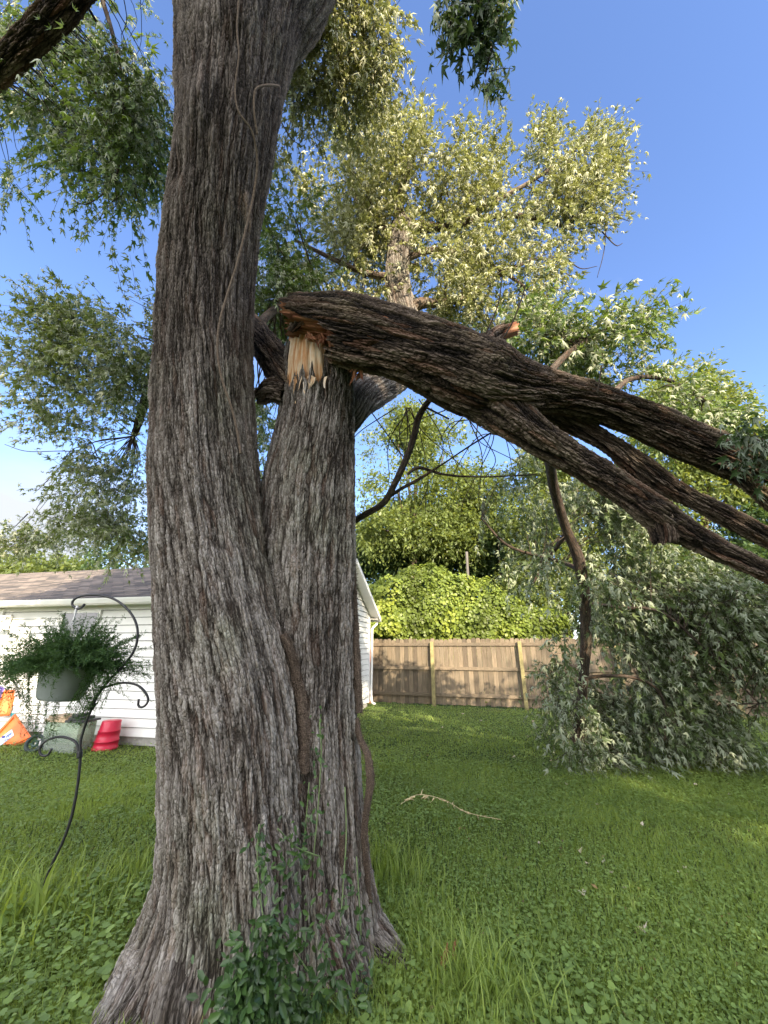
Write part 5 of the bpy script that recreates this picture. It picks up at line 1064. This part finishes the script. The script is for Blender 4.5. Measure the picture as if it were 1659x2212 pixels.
# glass tank with lid
m_tank, t, bs, o = newmat('tank_wall'); N = NT(t); bs.inputs['Base Color'].default_value = (.40, .44, .39, 1); bs.inputs['Roughness'].default_value = .25
tb_ = N.n("ShaderNodeBsdfTransparent"); tb_.inputs[0].default_value = (.80, .88, .80, 1); mx = N.n("ShaderNodeMixShader"); mx.inputs[0].default_value = .33; N.l(tb_.outputs[0], mx.inputs[1]); N.l(bs.outputs[0], mx.inputs[2]); N.l(mx.outputs[0], o.inputs['Surface'])
tp = gp(140, 1622); tk = thing('storage_tank', 'cloudy clear tank with a tan and black lid against the house wall', 'tank', tuple(tp))
def TM(o_, yaw=.2):
    c_, s_ = math.cos(yaw), math.sin(yaw); return lambda V: np.stack([V[:, 0] * c_ - V[:, 1] * s_ + o_[0], V[:, 0] * s_ + V[:, 1] * c_ + o_[1], V[:, 2] + o_[2]], -1)
tm_ = TM(tp, -.2); mb = MB()
for a, b_ in [((-.34, -.16, .0), (.34, -.152, .44)), ((-.34, .152, .0), (.34, .16, .44)), ((-.34, -.15, .0), (-.332, .15, .44)), ((.332, -.15, .0), (.34, .15, .44)), ((-.33, -.15, .0), (.33, .15, .012))]: mb.box(a, b_, tm_)
mb.build('tank', m_tank, tk)
mb = MB(); mb.box((-.36, -.18, .442), (.05, .18, .49), tm_); mb.box((-.34, -.14, .49), (.0, .14, .53), tm_); bevel(mb.build('lid', plain('tan_board', (.35, .27, .18), .8), tk), .006)
mb = MB(); mb.box((.05, -.18, .445), (.40, .17, .475), tm_); mb.box((.06, -.14, .475), (.30, .14, .515), tm_); mb.box((.07, -.1, .515), (.2, .1, .55), tm_); bevel(mb.build('lid', plain('black_plastic', (.03, .03, .032), .5), tk), .006)
mb = MB(); mb.box((-.28, -.1, .012), (-.05, .1, .09), tm_); mb.box((.02, -.12, .012), (.28, .08, .05), tm_); mb.build('contents', plain('brown_rag', (.16, .12, .08), .9), tk)
# leaning plastic panels (left edge)
def panel(name, label, cat, corners_uvY, thick, mat, rim=True, holes=None, group=None):
    P = np.array([UY(u, v, Y) for u, v, Y in corners_uvY]); n = np.cross(P[1] - P[0], P[3] - P[0]); n /= np.linalg.norm(n)
    if n[1] > 0: n = -n
    base = P[np.argmin(P[:, 2])].copy(); root = thing(name, label, cat, tuple(base), group)
    V = np.vstack([P, P - n * thick]); mb = MB(); mb.add(V, [[0, 1, 2, 3], [7, 6, 5, 4], [0, 4, 5, 1], [1, 5, 6, 2], [2, 6, 7, 3], [3, 7, 4, 0]]); bevel(mb.build('board', mat, root), .012, 3)
    if rim:
        c_ = P.mean(0); mb = MB()
        I = c_ + (P - c_) * .80; O = c_ + (P - c_) * .93
        for k in range(4):
            a, b_, c2, d2 = O[k], O[(k + 1) % 4], I[(k + 1) % 4], I[k]
            W = np.array([a, b_, c2, d2]); mb.add(np.vstack([W + n * .004, W + n * .022]), [[4, 5, 6, 7], [0, 1, 5, 4], [1, 2, 6, 5], [2, 3, 7, 6], [3, 0, 4, 7]])
        bevel(mb.build('rim', mat, root), .006)
    return root
m_or = plain('orange_plastic', (.80, .16, .03), .4, .5, .06); m_teal = plain('teal_plastic', (.02, .22, .30), .4, .5, .06); m_pur = plain('purple_plastic', (.15, .10, .42), .4, .5, .06)
panel('plastic_slab', 'large orange plastic panel lying tilted on the junk at the left edge', 'plastic slab', [(-40, 1618, 7.6), (40, 1608, 7.5), (68, 1594, 7.6), (32, 1541, 7.95)], .05, m_or)
panel('plastic_slab', 'narrow orange plastic panel leaning on the wall, right of the teal one', 'plastic slab', [(40, 1560, 8.25), (46, 1562, 8.25), (56, 1496, 8.32), (50, 1492, 8.32)], .06, m_or, False)
panel('plastic_slab', 'teal plastic panel leaning on the wall between two orange ones', 'plastic slab', [(22, 1548, 8.1), (39, 1560, 8.1), (50, 1493, 8.25), (33, 1488, 8.25)], .05, m_teal)
panel('plastic_slab', 'bright orange ribbed plastic panel leaning on the wall, left of the teal one', 'plastic slab', [(-12, 1548, 8.0), (16, 1545, 8.0), (32, 1490, 8.15), (9, 1490, 8.15)], .06, m_or)
panel('plastic_slab', 'purple plastic panel at the left edge behind the orange ones', 'plastic slab', [(-40, 1540, 8.1), (-4, 1530, 8.1), (10, 1482, 8.22), (-30, 1478, 8.22)], .05, m_pur)
# small board with blue print
sg = panel('printed_board', 'small pale blue printed board tilted in front of the orange panel', 'board', [(-30, 1617, 6.9), (2, 1609, 6.9), (30, 1588, 7.0), (25, 1575, 7.05)], .015, plain('pale_print', (.62, .70, .80), .6), False)
pr_ = MB()
for (u, v, a, b_) in [(6, 1592, 7, 5), (14, 1590, 2, 6), (18, 1588, 2, 7), (22, 1585, 2, 6), (10, 1599, 3, 2), (16, 1597, 3, 2)]:
    Pq = np.array([UY(u + dx, v + dy, 6.90) for dx, dy in ((-a / 2, b_ / 2), (a / 2, b_ / 2), (a / 2 + 2, -b_ / 2), (-a / 2 + 2, -b_ / 2))]); 
    pr_.add(np.vstack([Pq, Pq + [0, .004, 0]]), [[0, 1, 2, 3], [7, 6, 5, 4], [0, 4, 5, 1], [1, 5, 6, 2], [2, 6, 7, 3], [3, 7, 4, 0]])
pr_.build('print', plain('blue_ink', (.08, .10, .35), .6), sg)
# wheel
wp = gp(70, 1626); wh = thing('toy_wheel', 'dark green plastic wheel lying at the foot of the junk pile', 'wheel', tuple(wp))
def torus(c_, ax, Rr, rr, n1=36, n2=12):
    ax = np.array(ax, float); ax /= np.linalg.norm(ax); X = np.cross(ax, [0, 0, 1.]); X /= np.linalg.norm(X); Y = np.cross(ax, X); V = []
    for i_ in range(n1):
        a = 2 * PI * i_ / n1; d_ = X * math.cos(a) + Y * math.sin(a)
        for j_ in range(n2): b_ = 2 * PI * j_ / n2; V.append(c_ + d_ * (Rr + rr * math.cos(b_)) + ax * rr * 1.4 * math.sin(b_))
    Q = [(i_ * n2 + j_, ((i_ + 1) % n1) * n2 + j_, ((i_ + 1) % n1) * n2 + (j_ + 1) % n2, i_ * n2 + (j_ + 1) % n2) for i_ in range(n1) for j_ in range(n2)]
    return np.array(V), Q
wc = wp + [0, 0, .13]; V, Q = torus(wc, (.35, -1, .35), .11, .028); mesh('tyre', V, [Q], plain('rubber', (.03, .045, .04), .7), wh)
V, Q = torus(wc, (.35, -1, .35), .035, .02); mb = MB(); mb.add(V, Q)
axn = norm(np.array([.35, -1, .35])); Xn = norm(np.cross(axn, [0, 0, 1.])); Yn = np.cross(axn, Xn)
for k in range(5):
    a = 2 * PI * k / 5; d_ = Xn * math.cos(a) + Yn * math.sin(a); tube_mb(mb, [np.r_[wc + d_ * .03, .012], np.r_[wc + d_ * .06, .01], np.r_[wc + d_ * .1, .01]], .02, 6)
mb.A = {}; mb.build('hub', plain('green_hub', (.05, .09, .07), .6), wh, True)
# pale crumpled sheet and sticks
sp_ = gp(98, 1612); th = np.linspace(0, 1, 26); gx, gy = np.meshgrid(th, th)
base = np.array([UY(72, 1618, 7.3), UY(96, 1616, 7.3), UY(100, 1572, 7.7), UY(84, 1590, 7.55)])
Pg = (1 - gx)[..., None] * (1 - gy)[..., None] * base[0] + gx[..., None] * (1 - gy)[..., None] * base[1] + gx[..., None] * gy[..., None] * base[2] + (1 - gx)[..., None] * gy[..., None] * base[3]
Pg = Pg + (fbm(Pg, 9, 3)[..., None] - .5) * .16; i = np.arange(25)[:, None] * 26; j = np.arange(25)[None]
Vg = Pg.reshape(-1, 3); nb_ = len(Vg); Vg = np.vstack([Vg, Vg + [0, .006, 0]]); Qg = np.stack([i + j, i + j + 1, i + 27 + j, i + 26 + j], -1).reshape(-1, 4)
tag(mesh('plastic_sheet', Vg, [Qg, Qg[:, ::-1] + nb_], plain('milky_sheet', (.55, .52, .5), .4)), 'crumpled pale plastic sheet between the orange panel and the clear tank', 'sheet')
for k in range(4):
    a = gp(74 + 6 * k, 1616 - 2 * k); b_ = a + [.22 - .06 * k, .12, .10 + .05 * (k % 3)]; mb = MB(); tube_mb(mb, [np.r_[a + [0, 0, .02], .02], np.r_[(a + b_) / 2 + [0, 0, .03], .018], np.r_[b_, .012]], .03, 9, lump=.2, seed=k)
    tag(mb.build('stick', M_TWIG, None, True), 'short dark stick lying beside the wheel and the clear tank', 'stick', 'sticks in the junk pile')

# ================================================================ LITTER ON THE LAWN
m_chip = wood_material('chip_wood', ((.35, .22, .12), (.55, .42, .28), (.66, .58, .46), (.72, .68, .60)), 40)
chips = [((1260, 1940), .045, 'largest pale splintered wood chip, on the lawn right of the root'), ((1392, 2022), .05, 'pale jagged wood chip near the bottom right of the lawn'), ((1253, 1847), .035, 'narrow tan wood chip standing upright in the grass')]
for (uv, s_, lb) in chips:
    p = gp(*uv); mb = shards([(p + [0, 0, .02], (.5, .3, .35), s_ * 1.3, s_ * .35), (p + [.01, .01, .015], (-.4, .2, .25), s_ * .9, s_ * .3), (p + [.0, -.01, .02], (.1, .1, .9), s_ * .7, s_ * .25)], int(uv[0])); tag(mb.build('wood_chip', m_chip), lb, 'wood chip')
small = [(1320, 1895), (1305, 1870), (1350, 1930), (1270, 1875), (1165, 1830), (1480, 1885), (1470, 1895), (1530, 1740), (1190, 1648), (1388, 1790), (1224, 1700), (1290, 1745), (1575, 1722), (1215, 1595), (1185, 1585), (1150, 1562), (1000, 1545), (955, 1575), (1130, 1770), (1110, 1640), (1040, 1560), (1500, 1700)]
for k, uv in enumerate(small):
    p = gp(*uv); s_ = .014 + .014 * rng.random(); s_ *= 1 + .12 * max(0, p[1] - 4)
    mb = shards([(p + [0, 0, .03], (rng.normal(), rng.normal(), .3), s_ * 1.2, s_ * .45), (p + [.01, 0, .03], (rng.normal(), rng.normal(), .5), s_ * .8, s_ * .4)], k); tag(mb.build('wood_chip', m_chip), 'small pale wood chip lying in the lawn grass', 'wood chip', 'small wood chips scattered over the lawn')
for (u, v, lb) in [(978, 2098, 'reddish bark piece among the weeds right of the root'), (957, 2110, 'orange bark piece nearest the right-hand root')]:
    p = gp(u, v); mb = shards([(p + [0, 0, .03], (.3, .5, .5), .10, .022), (p + [.01, .01, .02], (-.2, .5, .3), .07, .02)], u); tag(mb.build('bark_piece', M_WOODRED), lb, 'bark piece')
# dry seed stalk
m_straw = plain('dry_straw', (.62, .48, .27), .7)
st = thing('dry_stalk', 'dry straw-coloured seed stalk lying across the lawn', 'dry stalk', tuple(gp(980, 1760)))
mb = MB(); ps = [gp(865, 1752) + [0, 0, .06], gp(905, 1738) + [0, 0, .09], gp(960, 1745) + [0, 0, .07], gp(1010, 1768) + [0, 0, .05], gp(1085, 1782) + [0, 0, .04]]; tube_mb(mb, [np.r_[p, .0028] for p in ps], .03, 6); mb.build('stem', m_straw, st, True)
it = []
for k in range(22):
    f = rng.random() * 3.99; i_ = int(f); p = ps[i_] * (1 - f + i_) + ps[i_ + 1] * (f - i_); it.append((p, (rng.normal(), rng.normal() * .6, -.2 + .3 * rng.normal()), .03 + .04 * rng.random(), .004 + .004 * rng.random()))
mb = shards(it, 8); mb.build('seed_husks', m_straw, st)
